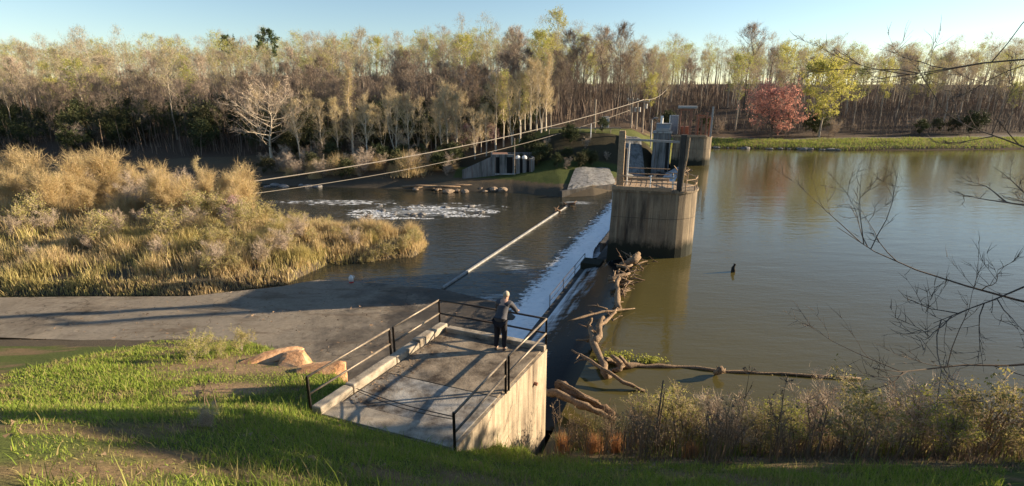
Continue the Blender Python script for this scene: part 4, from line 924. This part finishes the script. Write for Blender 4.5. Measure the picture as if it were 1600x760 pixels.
# two pale houses seen through the bare trees on the ridge
def house(px,y,wd,dp,ht,label):
    p=PY(px,122,y); z=h1(p.x,y); o=thing('house',label,'house',(p.x,y,z))
    MB().box((-wd/2,-dp/2,-1),(wd/2,dp/2,ht)).build('wall',M['white'],o)
    MB().add([(-wd/2-.4,-dp/2-.4,ht+.005),(wd/2+.4,-dp/2-.4,ht+.005),(wd/2+.4,dp/2+.4,ht+.005),(-wd/2-.4,dp/2+.4,ht+.005),(-wd/2-.4,0,ht+2.2),(wd/2+.4,0,ht+2.2)],[(0,1,5,4),(2,3,4,5),(1,2,5),(3,0,4),(3,2,1,0)]).build('roof',M['bluegrey'],o); MB().box((wd*.2,-.4,ht+1.2),(wd*.2+.8,.4,ht+3)).build('chimney',M['redroof'],bpy.data.objects[[c.name for c in o.children if c.name.startswith('roof')][0]])
    for k in range(4): MB().box((-wd/2+1.2+k*wd/4.2,-dp/2-.06,1.1),(-wd/2+2.3+k*wd/4.2,-dp/2-.004,2.5)).build('window',M['glass'],o)
house(742,196,15,7,3.4,'long low white house glimpsed through bare trees on the ridge'); house(492,205,9,7,3.6,'small white house glimpsed at left through the bare ridge trees')

# ------------------------------------------------------------------ island brush and reeds
ri=np.random.default_rng(77)
c=ri.uniform([-62,27,],[-6.6,60],(400000,2)); d=island_d(c[:,0],c[:,1]); cl=fbm(c[:,0]*.6,c[:,1]*.9,61)
keep=(d>-.35)&(ri.random(len(c))<np.maximum(np.clip((cl-.34)*4.6,.07,1),(d<1.2)*.8)*np.where(c[:,0]>-34,1,.3)); c=c[keep][:125000]; cl=cl[keep][:125000]; d=d[keep][:125000]
hum=fbm(c[:,0]*.55,c[:,1]*.8,62); hh=(.25+1.75*np.clip(hum-.15,0,1)**1.2*1.25)*ri.uniform(.5,1.2,len(c))*np.clip(.42+d*.2,.3,1.0)
gm=fbm(c[:,0]*.22,c[:,1]*.3,63)+ri.normal(0,.05,len(c))+.10*sstep(-14,-20,c[:,0])*sstep(44,32,c[:,1]); mi=(gm>.53).astype(int)
tag(link('island_reeds',blade_mesh('island_reeds',blades(c,hh,ri.uniform(.012,.03,len(c)),.5,None,3),[M['reed'],M['reed_green']],mi)),kind='stuff')
def isl(key,px,y,sc,name,label,cat='bush',group=None,szf=1):
    p=PY(px,300,y); return plant(key,p.x,y,name,label,cat,group,sc,None,None,szf)
gb='tan brush crowded on the left bank of the island'
rb=np.random.default_rng(31)
for i in range(120):
    px=rb.uniform(-60,392); y=rb.uniform(41,52) - max(0,(px-330))*.02
    p=PY(px,300,y)
    if float(island_d(np.array([p.x]),np.array([y]))[0])<.4: continue
    kk=rb.random(); lab='tall tan leafless bush in the sunlit thicket at the left of the river'
    if kk<.62: plant('tanbush%d'%rb.integers(0,3),p.x,y,'tan_bush',lab,cat='bush',group=gb,sc=rb.uniform(.4,.95)*(.75+.35*(y-41)/11))
    elif kk<.84: plant('brownbush',p.x,y,'tan_bush',lab,cat='bush',group=gb,sc=rb.uniform(.5,1.0)*(.8+.3*(y-41)/11))
    else: fan_at(p.x,y,rb.uniform(.6,1.1),'tan_bush',lab,gb,0)
isl('tanbush1',388,47,.85,'tan_bush','rightmost tall tan bush of the thicket, hiding the left ends of the river cables'); isl('poplar',316,52,.6,'riverside_tree','thin pointed pale tree poking above the sunlit thicket at far left','tree')
for k,(px,y,s) in enumerate(((392,41,.75),(375,38,.8),(412,42,.6),(340,41,.85),(318,34,.6),(470,39,.45),(300,40,.9),(360,33.5,.4),(250,36,.8),(140,35,.8),(40,38,.9),(335,34.5,.5),(430,38.5,.5),(455,40.5,.5),(505,40,.4),(520,38,.32),(585,38.6,.36),(350,31.5,.4),(310,31,.45),(400,33,.4),(445,35,.38),(480,36.5,.3))):
    isl('greenbush',px,y,s,'green_bush','leafing olive green bush among the dry reeds of the island',group='green bushes among the dry reeds')
isl('redbud',362,39.8,.5,'flowering_bush','small mauve pink flowering bush among the green bushes of the island')
for k,(px,y,s) in enumerate(((640,37.8,.45),(625,36.8,.4),(600,36.2,.42),(575,35.6,.38),(648,39,.42),(560,35.4,.3))):
    isl('greenbush',px,y,s,'shade_bush','dark green bush at the shaded tip of the island over the water',group='bushes along the shaded island tip')
for i in range(30):
    px=rb.uniform(300,640); y=rb.uniform(33,44); p=PY(px,300,y)
    if float(island_d(np.array([p.x]),np.array([y]))[0])<.5: continue
    fan_at(p.x,y,rb.uniform(.4,.75),'reed_bush','low','low straw clumps in the island reeds',rb.integers(0,3))

for i in range(34):
    px=rb.uniform(-20,620); y=rb.uniform(31,43); p=PY(px,300,y)
    if float(island_d(np.array([p.x]),np.array([y]))[0])<.8: continue
    plant('brownbush',p.x,y,'twiggy_bush','low bare twiggy bush, purple-brown, among the dry island reeds','bush','bare twiggy bushes in the island reeds',rb.uniform(.22,.5))
# ------------------------------------------------------------------ rocks
def rock(name,label,loc,size,m,seed,group=None,cuts=3,parts=None):
    bm=bmesh.new(); bmesh.ops.create_icosphere(bm,subdivisions=cuts,radius=1); R=random.Random(seed); nrm=[Vector((R.gauss(0,1),R.gauss(0,1),R.gauss(0,.8))).normalized() for _ in range(11 if cuts<4 else 22)]; off=[R.uniform(.62,.9) for _ in nrm]
    for v in bm.verts:
        d=v.co.normalized(); r=1.0
        for nn,of in zip(nrm,off):
            k=d.dot(nn)
            if k>.05: r=min(r,of*(.93 if cuts>3 else 1)/k)
        r*=1+.05*(float(noise2(np.array([d.x*3+seed]),np.array([d.y*3+d.z*2]),seed)[0])-.5); v.co=Vector((d.x*r*size[0],d.y*r*size[1],d.z*r*size[2]))
    me=bpy.data.meshes.new(name); bm.to_mesh(me); bm.free(); o=link(name,me,None,[m]); o.location=loc; o.rotation_euler[2]=R.uniform(0,6); return tag(o,label,'rock',group)
p=PZ(497,583,.7); o=rock('boulder','large orange sunlit boulder at the corner of the grass beside the railing',(p.x,p.y,.35),(1.5,.9,.66),M['orange_rock'],3,cuts=4); o.rotation_euler[2]=.2
for k,(px,py,z,s) in enumerate(((462,566,.3,(1.5,.7,.32)),(405,563,.1,(1.7,.6,.26)))):
    p=PZ(px,py,z); rock('rock',['flat tan rock just left of the orange boulder along the ledge','smaller flat tan rock farther left along the ledge'][k],(p.x,p.y,z-.1),s,M['orange_rock'],8+k)
rr=random.Random(4)
for i in range(30):
    px=rr.uniform(640,850); py=rr.uniform(291,300)-max(0,px-760)*.07; p=PZ(px,py,-1.85); s=rr.uniform(.25,.75)
    rock('shore_rock','brown rock in the broken line along the far water edge',(p.x,p.y,-1.85),(s*1.5,s,s*.55),M['rock'],100+i,'rocks along the far water edge',2)
for i in range(22):
    x,y=rr.uniform(-15,-3),rr.uniform(49.5,55.5); s=rr.uniform(.15,.38)
    rock('river_rock','small dark wet rock breaking the white rapids',(x,y,-1.98),(s*1.5,s,s*.6),M['greyrock'],200+i,'wet rocks in the rapids',2)
for i in range(12):
    px=rr.uniform(415,500); p=PZ(px,rr.uniform(283,292),-1.9); s=rr.uniform(.3,.8)
    rock('river_rock','grey rock in the shallow bend at the upper left of the river',(p.x,p.y,-1.95),(s*1.4,s,s*.5),M['greyrock'],260+i,'rocks in the upper river bend',2)
for i in range(34):
    x=rr.uniform(26,62); y=float(np.interp(x,FX,FY))+rr.uniform(-.2,1.0); s=rr.uniform(.25,.7)
    rock('lake_rock','pale rock in the low stony edge of the far lake shore',(x,y,.1),(s*1.4,s,s*.6),M['greyrock'],300+i,'stones along the far lake shore',2)
for k,(px,py) in enumerate(((655,292),(690,293),(715,291))):
    p=PZ(px,py,-1.6); a_=MB(); a_.tube([p+V(-2.2,0,0),p+V(0,.1,.12),p+V(2.4,.3,.05)],[.16,.15,.08],6); tag(a_.build('stranded_log',M['drift'],smooth=True),'stranded pale log lying along the far water edge below the brush','log','stranded logs at the far water edge')
p=PZ(549,441,-1.8); jg=thing('container','small white plastic container with red base left on the concrete apron by the pool','container',(p.x,p.y,-1.84),.4)
bj=MB(); bj.tube([(0,0,0),(0,0,.10)],[.15,.155],10); bj.build('base',mat('red_plastic',(.5,.06,.05),.5),jg); bj=MB(); bj.tube([(0,0,.1),(0,0,.36),(0,0,.44),(0,0,.5)],[.15,.145,.08,.05],10); bj.build('body',M['white'],jg,smooth=True); bj=MB(); bj.tube([(.12,0,.3),(.2,0,.32),(.2,0,.42),(.06,0,.46)],.018,6); bj.build('handle',M['white'],jg)

rn=np.random.default_rng(9); n=900; lx,ly=rn.uniform(-24,-2,n),rn.uniform(20,29,n); ss=rn.uniform(.015,.07,n); a_=rn.normal(0,1,(n,3,3))*ss[:,None,None]; a_[:,:,2]=abs(a_[:,:,2])*.5
o=link('apron_litter',tris_np('apron_litter',np.stack([lx,ly,np.full(n,-1.74)],1)[:,None,:]+a_,[M['litter']])); tag(o,kind='stuff')
# ------------------------------------------------------------------ driftwood
def drift(label,pts,rad,m='drift',name='drift_log',branches=(),n=8,group=None):
    o=thing(name,label,'driftwood',pts[0],0,group); o0=Vector(pts[0]); L=[]
    def wob(ps,rd,n_):
        out=[];ro=[]; R=random.Random(len(ps)*7+int(ps[0][0]*10))
        for i in range(len(ps)-1):
            for k in range(3):
                f=k/3; a_=Vector(ps[i]).lerp(Vector(ps[i+1]),f); j=rd[i]*.5
                out.append(a_-o0+Vector((R.uniform(-j,j),R.uniform(-j,j),R.uniform(-j,j)*.6))); ro.append((rd[i]*(1-f)+rd[i+1]*f)*R.uniform(.75,1.2))
        out.append(Vector(ps[-1])-o0); ro.append(rd[-1]); return MB().tube(out,ro,n_)
    wob(pts,rad,n).build('trunk',M[m],o,smooth=True)
    for b_ in branches: wob(b_[0],b_[1],6).build('branch',M[m],o,smooth=True)
    return o
def Z(px,py,z): return tuple(PZ(px,py,z))
drift('thick forked grey drift log with two raised arms lying across the middle of the crest',[Z(950,592,.05),Z(938,562,.25),Z(927,535,.3),Z(920,512,.4),Z(924,497,.75)],[.145,.155,.14,.105,.065],
      branches=[([Z(929,537,.3),Z(938,520,.5),Z(936,508,.7),Z(944,496,.9)],[.15,.12,.11,.08]),([Z(936,510,.6),Z(950,500,.5),Z(963,484,.5)],[.09,.07,.05]),([Z(940,560,.25),Z(957,566,.1),Z(968,572,0)],[.1,.09,.06])])
drift('long thin bare branch crossing in front of the forked log at a slant',[Z(1008,612,.0),Z(975,598,.2),Z(940,574,.45),Z(915,560,.45),Z(893,547,.5)],[.045,.07,.085,.07,.03],branches=[([Z(918,561,.45),Z(905,563,.4),Z(897,568,.3)],[.04,.03,.02]),([Z(905,555,.5),Z(900,562,.45)],[.03,.015])])
drift('long straight half-sunk trunk lying across the lake toward the right',[Z(968,570,.1),Z(1010,572,.03),Z(1070,574,.01),Z(1130,580,.02),Z(1220,584,.03),Z(1345,592,.05)],[.15,.08,.065,.06,.055,.045],branches=[([Z(970,571,.15),Z(962,560,.4),Z(955,556,.35)],[.14,.09,.05]),([Z(974,570,.2),Z(966,578,.1),Z(958,580,.05)],[.13,.1,.06]),([Z(975,568,.2),Z(968,556,.45)],[.1,.04])])
drift('short broken stump with a pale end sitting on the long half-sunk trunk',[Z(1118,582,.1),Z(1124,580,.25),Z(1131,577,.32)],[.11,.14,.08],branches=[([Z(1124,580,.2),Z(1120,573,.4)],[.07,.025])])
drift('pale drift trunk standing along the crest below the upper branch cluster',[Z(966,482,.12),Z(967,460,.18),Z(965,440,.3),Z(966,433,.45)],[.13,.13,.12,.09])
cl=drift('tangle of broken pale branches at the top of the standing drift trunk',[Z(952,438,.15),Z(968,432,.3),Z(984,427,.35)],[.12,.14,.07]); R_=random.Random(8); c0=Vector(cl.location)
for k in range(14):
    a_=Vector(Z(R_.uniform(955,982),R_.uniform(424,443),.2))-c0; d_=Vector((R_.uniform(-1,1),R_.uniform(-1,1),R_.uniform(-.1,.7)))*R_.uniform(.35,.8); MB().tube([a_,a_+d_*.5+V(0,0,.05),a_+d_],[.06,.045,.015],5).build('branch',M['drift'],cl,smooth=True)
drift('rounded pale stump and log pair lodged at the foot of the near pier',[Z(970,414,.1),Z(984,409,.3),Z(995,404,.42),Z(998,397,.5)],[.14,.2,.22,.14],branches=[([Z(965,416,.1),Z(978,418,.15),Z(988,414,.2)],[.1,.1,.06])])
drift('thin branch lying sideways on the smooth water right of the forked log',[Z(888,502,.25),Z(912,495,.3),Z(940,488,.3),Z(966,485,.25),Z(992,482,.1)],[.03,.055,.06,.05,.02],branches=[([Z(930,491,.3),Z(920,486,.4)],[.03,.015])])
drift('pale bent log, lowest of the three logs lodged against the platform wall',[Z(852,610,.35),Z(872,616,.5),Z(896,628,.5),Z(925,642,.45),Z(962,655,.3)],[.13,.15,.13,.11,.07])
drift('broad brown log, middle of the three logs lodged against the platform wall',[Z(868,600,.35),Z(900,616,.4),Z(935,636,.4),Z(958,648,.35)],[.2,.19,.15,.1],'driftwet',branches=[([Z(885,612,.4),Z(915,622,.55),Z(935,628,.5)],[.09,.08,.05])])
drift('thin pale pole, uppermost of the three logs lodged against the platform wall',[Z(872,595,.55),Z(895,608,.6),Z(915,622,.6),Z(938,632,.5)],[.05,.07,.06,.04])
for k in range(16):
    px=R_.uniform(955,1000); py=484-(px-960)*1.9; drift('small pale stick caught along the crest line between the drift trunks',[Z(px-6,py+4,.1),Z(px+R_.uniform(0,6),py-1,.2),Z(px+R_.uniform(4,14),py-R_.uniform(-2,7),.15)],[.035,.04,.015],name='drift_stick',group='sticks caught along the crest')
for k in range(30):
    tv=R_.uniform(.0,13.2); p=dam(R_.gauss(.05,.3),tv,.08); L_=R_.uniform(.35,1.3); d_=Vector((R_.gauss(0,1),R_.gauss(0,1),R_.uniform(-.05,.35))).normalized()*L_; q=p+d_*.5+V(0,0,.06); e=p+d_; rd=R_.uniform(.02,.07)
    drift('broken stick wedged in the jam of driftwood along the dark crest',[tuple(p),tuple(q),tuple(e)],[rd,rd*.9,rd*.35],'drift' if k%2 else 'driftwet','drift_stick',branches=[([tuple(q),tuple(q+Vector((R_.gauss(0,.3),R_.gauss(0,.3),.2)))],[rd*.6,rd*.2])],n=6,group='sticks jammed along the crest')
# leafy wrack floating by the forked log
for k,(px,py,s) in enumerate(((965,556,.34),(1016,563,.3),(955,562,.25))):
    pts=[]; p=PZ(px,py,.05); rn=np.random.default_rng(k); n=260; P_=np.stack([p.x+rn.normal(0,s,n),p.y+rn.normal(0,s*.5,n),.04+abs(rn.normal(0,.05,n))],1); a_=rn.normal(0,1,(n,3)); a_/=np.linalg.norm(a_,axis=1)[:,None]; b_=np.roll(a_,1,1); 
    tag(link('floating_weed',tris_np('floating_weed',np.stack([P_-a_*.05,P_+b_*.05,P_+a_*.06],1),[M['shrub_yellow']])),kind='stuff')
# dark snag out in the lake
p=PZ(1145,425,0); sg=thing('snag','small dark upright stub poking out of the open lake right of the pier','snag',(p.x,p.y,0)); MB().tube([(0,0,-.4),(.02,0,.12),(.0,0,.24),(.04,0,.36),(.12,0,.45)],[.12,.13,.1,.06,.05],8).build('stub',M['hole'],sg,smooth=True); MB().tube([(.04,0,.36),(.02,0,.5)],[.05,.025],6).build('spur',M['hole'],sg)

# ------------------------------------------------------------------ near bank: grass and weeds
ng=np.random.default_rng(123); n=560000
c=np.stack([ng.uniform(-17,12,n),ng.uniform(2.2,22,n)],1)
z=H(c[:,0],c[:,1]); X,Y=c[:,0],c[:,1]
def in_platform(x,y,g=.06):
    pts=[PD,PC,PB,PA]; r_=np.ones(len(x),bool)
    for i in range(4):
        a_,b_=pts[i],pts[(i+1)%4]; cr=(b_.x-a_.x)*(y-a_.y)-(b_.y-a_.y)*(x-a_.x); r_&=cr/((b_-a_).length)>-g
    return r_
cl=fbm(X*1.1,Y*1.1,31); cd_=fbm(X*.5,Y*.5,71)
dirt=sstep(2.2,.6,np.hypot((X+9.5)/2.6,(Y-17.0)/1.6))+sstep(1.6,.5,np.hypot((X+8.6)/1.6,(Y-13.2)/.8))
right=(X>.4)&(Y>8.6-.12*np.maximum(X-2,0)+.8*(X<1.6))
keep=(~in_platform(X,Y))&(z>-1.5)&(Y<np.interp(X,TX,TY)-.6)&(ng.random(n)<np.clip(1.25-1.0*sstep(.54,.68,cl),.3,1))&(ng.random(n)>.93*np.clip(dirt,0,1))&(~right)&(np.hypot(X/Y,0)<1.15)
dist=np.hypot(X,Y); keep&=ng.random(n)<np.clip(8.5/dist,.25,1)
c=c[keep]; dist=dist[keep]; cd_=cd_[keep]; cl=cl[keep]
hh=(.05+.24*np.clip(cd_-.22,0,1))*ng.uniform(.5,1.5,len(c))*(1+1.3*(ng.random(len(c))<.03)); mi=(ng.random(len(c))<.15+.5*sstep(.52,.62,cl)).astype(int)
tag(link('bank_grass',blade_mesh('bank_grass',blades(c,hh,ng.uniform(.0035,.0075,len(c))*np.clip(dist/8,1,2.2),1.0,None,4),[M['grass'],M['grassdry']],mi)),kind='stuff')
M['weedbrown']=rand_tint('brown_weeds',[(.20,.145,.10),(.27,.2,.135),(.14,.10,.075),(.34,.26,.17)],.9,'island',.15); M['weedgreen']=rand_tint('green_weeds',[(.14,.18,.04),(.23,.27,.06),(.17,.18,.05),(.30,.31,.09)],.8,'island',.3)
lx=ng.uniform(-14,9,5200); ly=ng.uniform(3,14,5200); lk=~in_platform(lx,ly)&(ng.random(5200)<.25+fbm(lx*.8,ly*.8,31)); lx,ly=lx[lk],ly[lk]; n=len(lx); a_=ng.normal(0,1,(n,3,3))*ng.uniform(.012,.035,n)[:,None,None]; a_[:,:,2]=abs(a_[:,:,2])*.6
tag(link('leaf_litter',tris_np('leaf_litter',np.stack([lx,ly,H(lx,ly)+.02],1)[:,None,:]+a_,[M['litter']])),kind='stuff')
# tangled undergrowth on the right bank, down to the water
n=42000; c=np.stack([ng.uniform(.6,22,n),ng.uniform(7.5,14.2,n)],1); X,Y=c[:,0],c[:,1]; cl=fbm(X*.8,Y*.8,81)
edge_=8.6-.12*np.maximum(X-2,0)+.8*(X<1.6)
keep=(~in_platform(X,Y,.2))&(Y>edge_-.2-1.5*np.clip(fbm(X*1.3,Y*1.3,87)-.3,0,1)*2)&(Y<np.interp(X,TX,TY)+.1)&(ng.random(n)<np.clip((cl-.28)*4,.15,1)); c=c[keep]; X,Y=c[:,0],c[:,1]; k=np.clip((Y-edge_[keep])/2.5,.12,1)
hh=(.15+.95*fbm(X*.9,Y*.9,83))*ng.uniform(.3,1.35,len(c))*k*(1-.3*sstep(3.5,1.2,X)); g_=fbm(X*.6,Y*.6,85); mi=np.where(g_+ng.normal(0,.07,len(c))>.45,1,0); mi[ng.random(len(c))<.16]=2
tag(link('bank_undergrowth',blade_mesh('bank_undergrowth',blades(c,hh,ng.uniform(.006,.014,len(c)),.7,None,6),[M['weedbrown'],M['weedgreen'],M['grassdry']],mi)),kind='stuff')
def weed(seed,h,n=5,fork=2,m='stalk',umbel=False):
    R=random.Random(seed); b=MB()
    for i in range(n):
        x,y=R.gauss(0,.09),R.gauss(0,.09); hh=h*R.uniform(.65,1.0); lx,ly=R.gauss(0,.10)*h,R.gauss(0,.10)*h
        P_=[Vector((x+lx*f*f,y+ly*f*f,hh*f-.05*(f==0))) for f in (0,.35,.7,1)]; b.tube(P_,[.013,.011,.008,.004],5)
        for k in range(fork):
            f=R.uniform(.45,.95); s=P_[1].lerp(P_[3],(f-.35)/.65); d=Vector((R.gauss(0,1),R.gauss(0,1),1.1)).normalized()*hh*R.uniform(.12,.28); b.tube([s,s+d*.6,s+d+V(0,0,.03)],[.007,.005,.002],4)
            for j in range(4): e=s+d*R.uniform(.6,1); b.add([e+V(R.gauss(0,.02),R.gauss(0,.02),R.gauss(0,.02)) for _ in range(3)],[(0,1,2)])
        if umbel:
            for j in range(16): d=Vector((R.gauss(0,1),R.gauss(0,1),.7)).normalized()*.14; e=P_[3]+d; b.tube([P_[3],e],[.005,.003],3); b.add([e+V(R.gauss(0,.03),R.gauss(0,.03),R.gauss(0,.012)) for _ in range(4)],[(0,1,2),(1,2,3)])
    me=b.mesh('weed_stalks'); me.materials.append(M[m]); return me
wm=[weed(i,1.25+.15*i,4+i%3,4) for i in range(5)]; wt_=weed(9,2.3,1,5,'darkstalk' if 'darkstalk' in M else 'stalk',True)
M['darkstalk']=rand_tint('dark_stalks',[(.10,.08,.065),(.15,.12,.09)],.9,'island'); wt_.materials[0]=M['darkstalk']
wr=np.random.default_rng(55); k=0
while k<210:
    x=wr.uniform(1.0,16) if k>40 else wr.uniform(1.0,6); y=wr.uniform(8.6,13.3)
    if y<8.9-.12*max(x-2,0)+.8*(x<1.6) or bool(in_platform(np.array([x]),np.array([y]),.25)[0]): continue
    o=bpy.data.objects.new('dry_weed',wm[wr.integers(0,5)]); COL.objects.link(o); o.location=(x,y,h1(x,y)); o.rotation_euler=(wr.normal(0,.08),wr.normal(0,.08),wr.uniform(0,6)); s=wr.uniform(.4,1.0)*(.7 if x<2 else 1); o.scale=(s,s,s)
    tag(o,'dry brown weed stalk standing in the tangle on the right bank','weed','dry weeds on the right bank'); k+=1
for k,(px,py,y,lab) in enumerate(((1183,530,10.6,'tall dark seed-headed weed over the shrubs before the lake, left one of two'),(1232,545,10.3,'tall dark flat-topped weed before the lake, right one of two'))):
    p=PY(px,py,y); z=h1(p.x,y); o=bpy.data.objects.new('tall_weed',wt_); COL.objects.link(o); o.location=(p.x,y,z); s=(p.z-z)/2.25; o.scale=(1,1,s); o.rotation_euler[2]=k*2; tag(o,lab,'weed')
for k,(px,base,y,s,lab) in enumerate(((1030,610,10.2,1.0,'pair of thick pale dry canes standing upright in the right bank weeds'),)):
    p=PY(px,base,y); z=h1(p.x,y); b=MB(); b.tube([(0,0,-.1),(.02,0,.7),(.07,0,p.z-z+.25)],[.03,.027,.016],7); b.tube([(.09,0,-.1),(.08,.03,.6),(.13,.02,p.z-z-.05)],[.024,.02,.012],7); o=b.build('dry_cane',M['stalk'],smooth=True); o.location=(p.x,y,z); tag(o,lab,'weed')
def tuft(seed,h,n,m):
    rn=np.random.default_rng(seed); c=rn.normal(0,.12,(n,2)); return blade_mesh('tuft',blades(c,h*rn.uniform(.6,1.1,n),rn.uniform(.006,.012,n),.45,np.zeros(n),seed),[M[m]])
tf=tuft(3,.95,190,'rusty_grass')
for k,(px,py,y,s) in enumerate(((928,705,10.2,.72),(962,700,10.4,.62),(880,708,10.7,.62),(1082,690,9.6,.6))):
    p=PY(px,py,y); o=bpy.data.objects.new('rusty_tuft',tf); COL.objects.link(o); o.location=(p.x,y,h1(p.x,y)); o.scale=(s,s,s); o.rotation_euler[2]=k; tag(o,['rust orange grass tuft standing clear in the weeds, largest of the four','rust orange grass tuft next to the largest, on its right','rust orange grass tuft nearest the platform wall','small rust orange grass tuft farthest from the platform wall'][k],'grass tuft')
for k,(px,y,s,key) in enumerate(((1015,11.8,.5,'greenbush'),(1055,12.4,.45,'greenbush'),(1035,12.2,.8,'yellowbush'),(1072,11.6,.6,'greenbush'),(1150,10.6,.34,'brownbush'),(1195,10.6,.45,'greenbush'),(1250,10.4,.6,'yellowbush'),(1225,11.4,.75,'yellowbush'),(1000,12.0,.35,'brownbush'),(1120,11.6,.5,'brownbush'),(1290,11.6,.55,'brownbush'),(940,11.4,.3,'greenbush'),(1170,11.6,.45,'yellowbush'),(1340,10.0,.7,'greenbush'),(1420,10.5,.6,'brownbush'),(1480,9.6,.8,'yellowbush'),(1560,9.8,.7,'greenbush'))):
    p=PY(px,640,y); plant(key,p.x,y,'bank_shrub',{'yellowbush':'yellow-green leafy shrub in the right bank weeds','greenbush':'olive green leafy shrub in the right bank weeds','brownbush':'bare purple-brown twiggy shrub in the right bank weeds'}[key],'bush','shrubs in the right bank weeds',s*.85)
# small plants on the left grass
p=PZ(377,545,-.6); plant('greenbush',p.x,p.y,'bank_shrub','round green shrub at the grass edge beside the concrete apron','bush',None,.33)
for k,(px,py,z,s) in enumerate(((320,530,.3,.35),(345,545,.0,.28),(300,545,.4,.4))): p=PZ(px,py,z); plant('yellowbush',p.x,p.y,'bank_shrub','yellow-green low shrub in the left grass above the apron','bush','low shrubs in the left grass',s*1.3)
p=PZ(330,655,3.3); o=bpy.data.objects.new('bare_sapling',weed(21,.75,3,3)); COL.objects.link(o); o.location=(p.x,p.y,h1(p.x,p.y)); tag(o,'small bare pale sapling stick in the shaded grass at far left','sapling')
p=PZ(333,712,4.6); plant('brownbush',p.x,p.y,'bank_shrub','little dead brown plant in the sunny grass at lower left','bush',None,.11)

# bare tree whose branches reach in over the lake from the right
def near_tree():
    R=random.Random(14); w_=MB(); root=V(12.9,11.0,h1(12.9,11.0)); tw=[]
    trunk=[root+V(0,0,-.3),root+V(.1,.0,2),root+V(-.05,.1,4.2),root+V(.15,0,6.4),root+V(.1,.2,8.6),root+V(.3,.1,10.8)]; w_.tube(trunk,[.2,.15,.125,.1,.07,.03],8)
    def limb(p,d,L,r,depth):
        q=[p]; c=p.copy(); n=5
        for k in range(n):
            d=(d+Vector((R.gauss(0,.13),R.gauss(0,.13),R.gauss(.03,.12)))).normalized(); c=c+d*L/n; q.append(c.copy())
        w_.tube(q,[r*(1-.8*k/n) for k in range(n+1)],5 if depth<2 else 4,False)
        if depth<3:
            for k in range(6 if depth<2 else 4):
                f=R.uniform(.25,1)*n; i=min(int(f),n-1); s=q[i].lerp(q[i+1],f-i); dd=(d+Vector((R.gauss(0,.6),R.gauss(0,.6),R.gauss(.1,.4)))).normalized(); limb(s,dd,L*R.uniform(.28,.5),max(.006,r*.42),depth+1)
    for f,az,el,L,r in ((.24,3.20,.02,5.0,.03),(.36,3.05,.03,5.2,.032),(.45,3.25,.04,4.9,.03),(.66,3.0,.0,3.6,.03),(.86,3.15,.02,5.0,.03),(.92,3.3,.1,3.6,.03),(.45,.4,.3,3,.05),(.55,1.4,.3,2.8,.05),(.62,5.2,.3,2.6,.045),(.7,.2,.5,2.8,.05),(.86,1.8,.6,2.2,.04),(.95,.8,.8,2,.03)):
        x=f*5; i=min(int(x),4); limb(trunk[i].lerp(trunk[i+1],x-i),Vector((cos(az)*cos(el),sin(az)*cos(el),sin(el))),L,r,0)
    o=thing('bare_tree','bare dark tree on the right bank reaching thin twigs out over the lake','tree',root); n=V(*root)
    cut=len(trunk)*8; w_.v=[tuple(Vector(v)-n) for v in w_.v]
    nf=5*8+2
    a_=MB(); a_.v=w_.v[:cut]; a_.f=w_.f[:nf]; a_.m=[0]*nf; a_.build('trunk',M['darkbark'],o,smooth=True)
    b_=MB(); b_.v=w_.v[cut:]; b_.f=[tuple(i-cut for i in f) for f in w_.f[nf:]]; b_.m=[0]*len(b_.f); b_.build('crown',M['darkbark'],o)
near_tree()
plant('darkbush',15.6,8.2,'shading_bush','big dense evergreen bush added unseen beyond the right edge to shade the near grass','bush',None,1.4)  # unseen bush and pines, added to cast shade on the near grass
for k,(x,y,s) in enumerate(((20,11.3,.68),(25,11.0,.78))): plant('pine',x,y,'pine_tree','dark pine added unseen beyond the frame to shade the near grass, '+['the nearer one','the farther one'][k],'tree',None,s)
# trees on the near bank to the right, out of the picture, that shade the foot of the slope
for k,(x,y,s) in enumerate(((19,5.5,.62),(23,3.2,.7),(27,6.0,.75),(16.5,2.0,.6))):
    plant('bare%d'%k,x,y,'bank_tree','bare tree on the near bank beyond the right edge','tree','near bank trees at right',s)

ORD=['first','second','third','fourth','fifth','sixth','seventh','eighth','ninth','tenth','eleventh','twelfth','thirteenth','fourteenth','fifteenth','sixteenth','seventeenth','eighteenth','nineteenth','twentieth']
bpy.context.view_layer.update()
def by_place(group, base, n=10):
    g=sorted([o for o in COL.objects if o.get('group')==group], key=lambda o: o.matrix_world.translation.x/max(1,o.matrix_world.translation.y))
    for i,o in enumerate(g):
        j=len(g)-1-i; o['label']=base+', '+(('leftmost of its row' if i==0 else ORD[i]+' from the left') if i<=j else ('rightmost of its row' if j==0 else ORD[j]+' from the right'))
by_place('pale young trees along the far river bank','pale bare young tree in the riverside row')
by_place('green bushes among the dry reeds','olive green bush among the dry island reeds')
by_place('bushes along the shaded island tip','dark green bush at the shaded island tip')
by_place('brush clumps at the far water edge','straw coloured brush clump at the far water edge')
by_place('low straw clumps in the island reeds','low straw coloured clump in the island reeds')
by_place('stranded logs at the far water edge','stranded pale log at the far water edge')
by_place('low shrubs in the left grass','low yellow-green shrub in the left grass')
for k_,w_ in (('yellowbush','yellow-green leafy shrub'),('greenbush','olive green leafy shrub'),('brownbush','bare purple-brown twiggy shrub')):
    for o in COL.objects:
        if o.get('group')=='shrubs in the right bank weeds' and o['label'].startswith(w_): o['group']=w_+'s in the right bank weeds'
    by_place(w_+'s in the right bank weeds',w_+' in the right bank weeds')
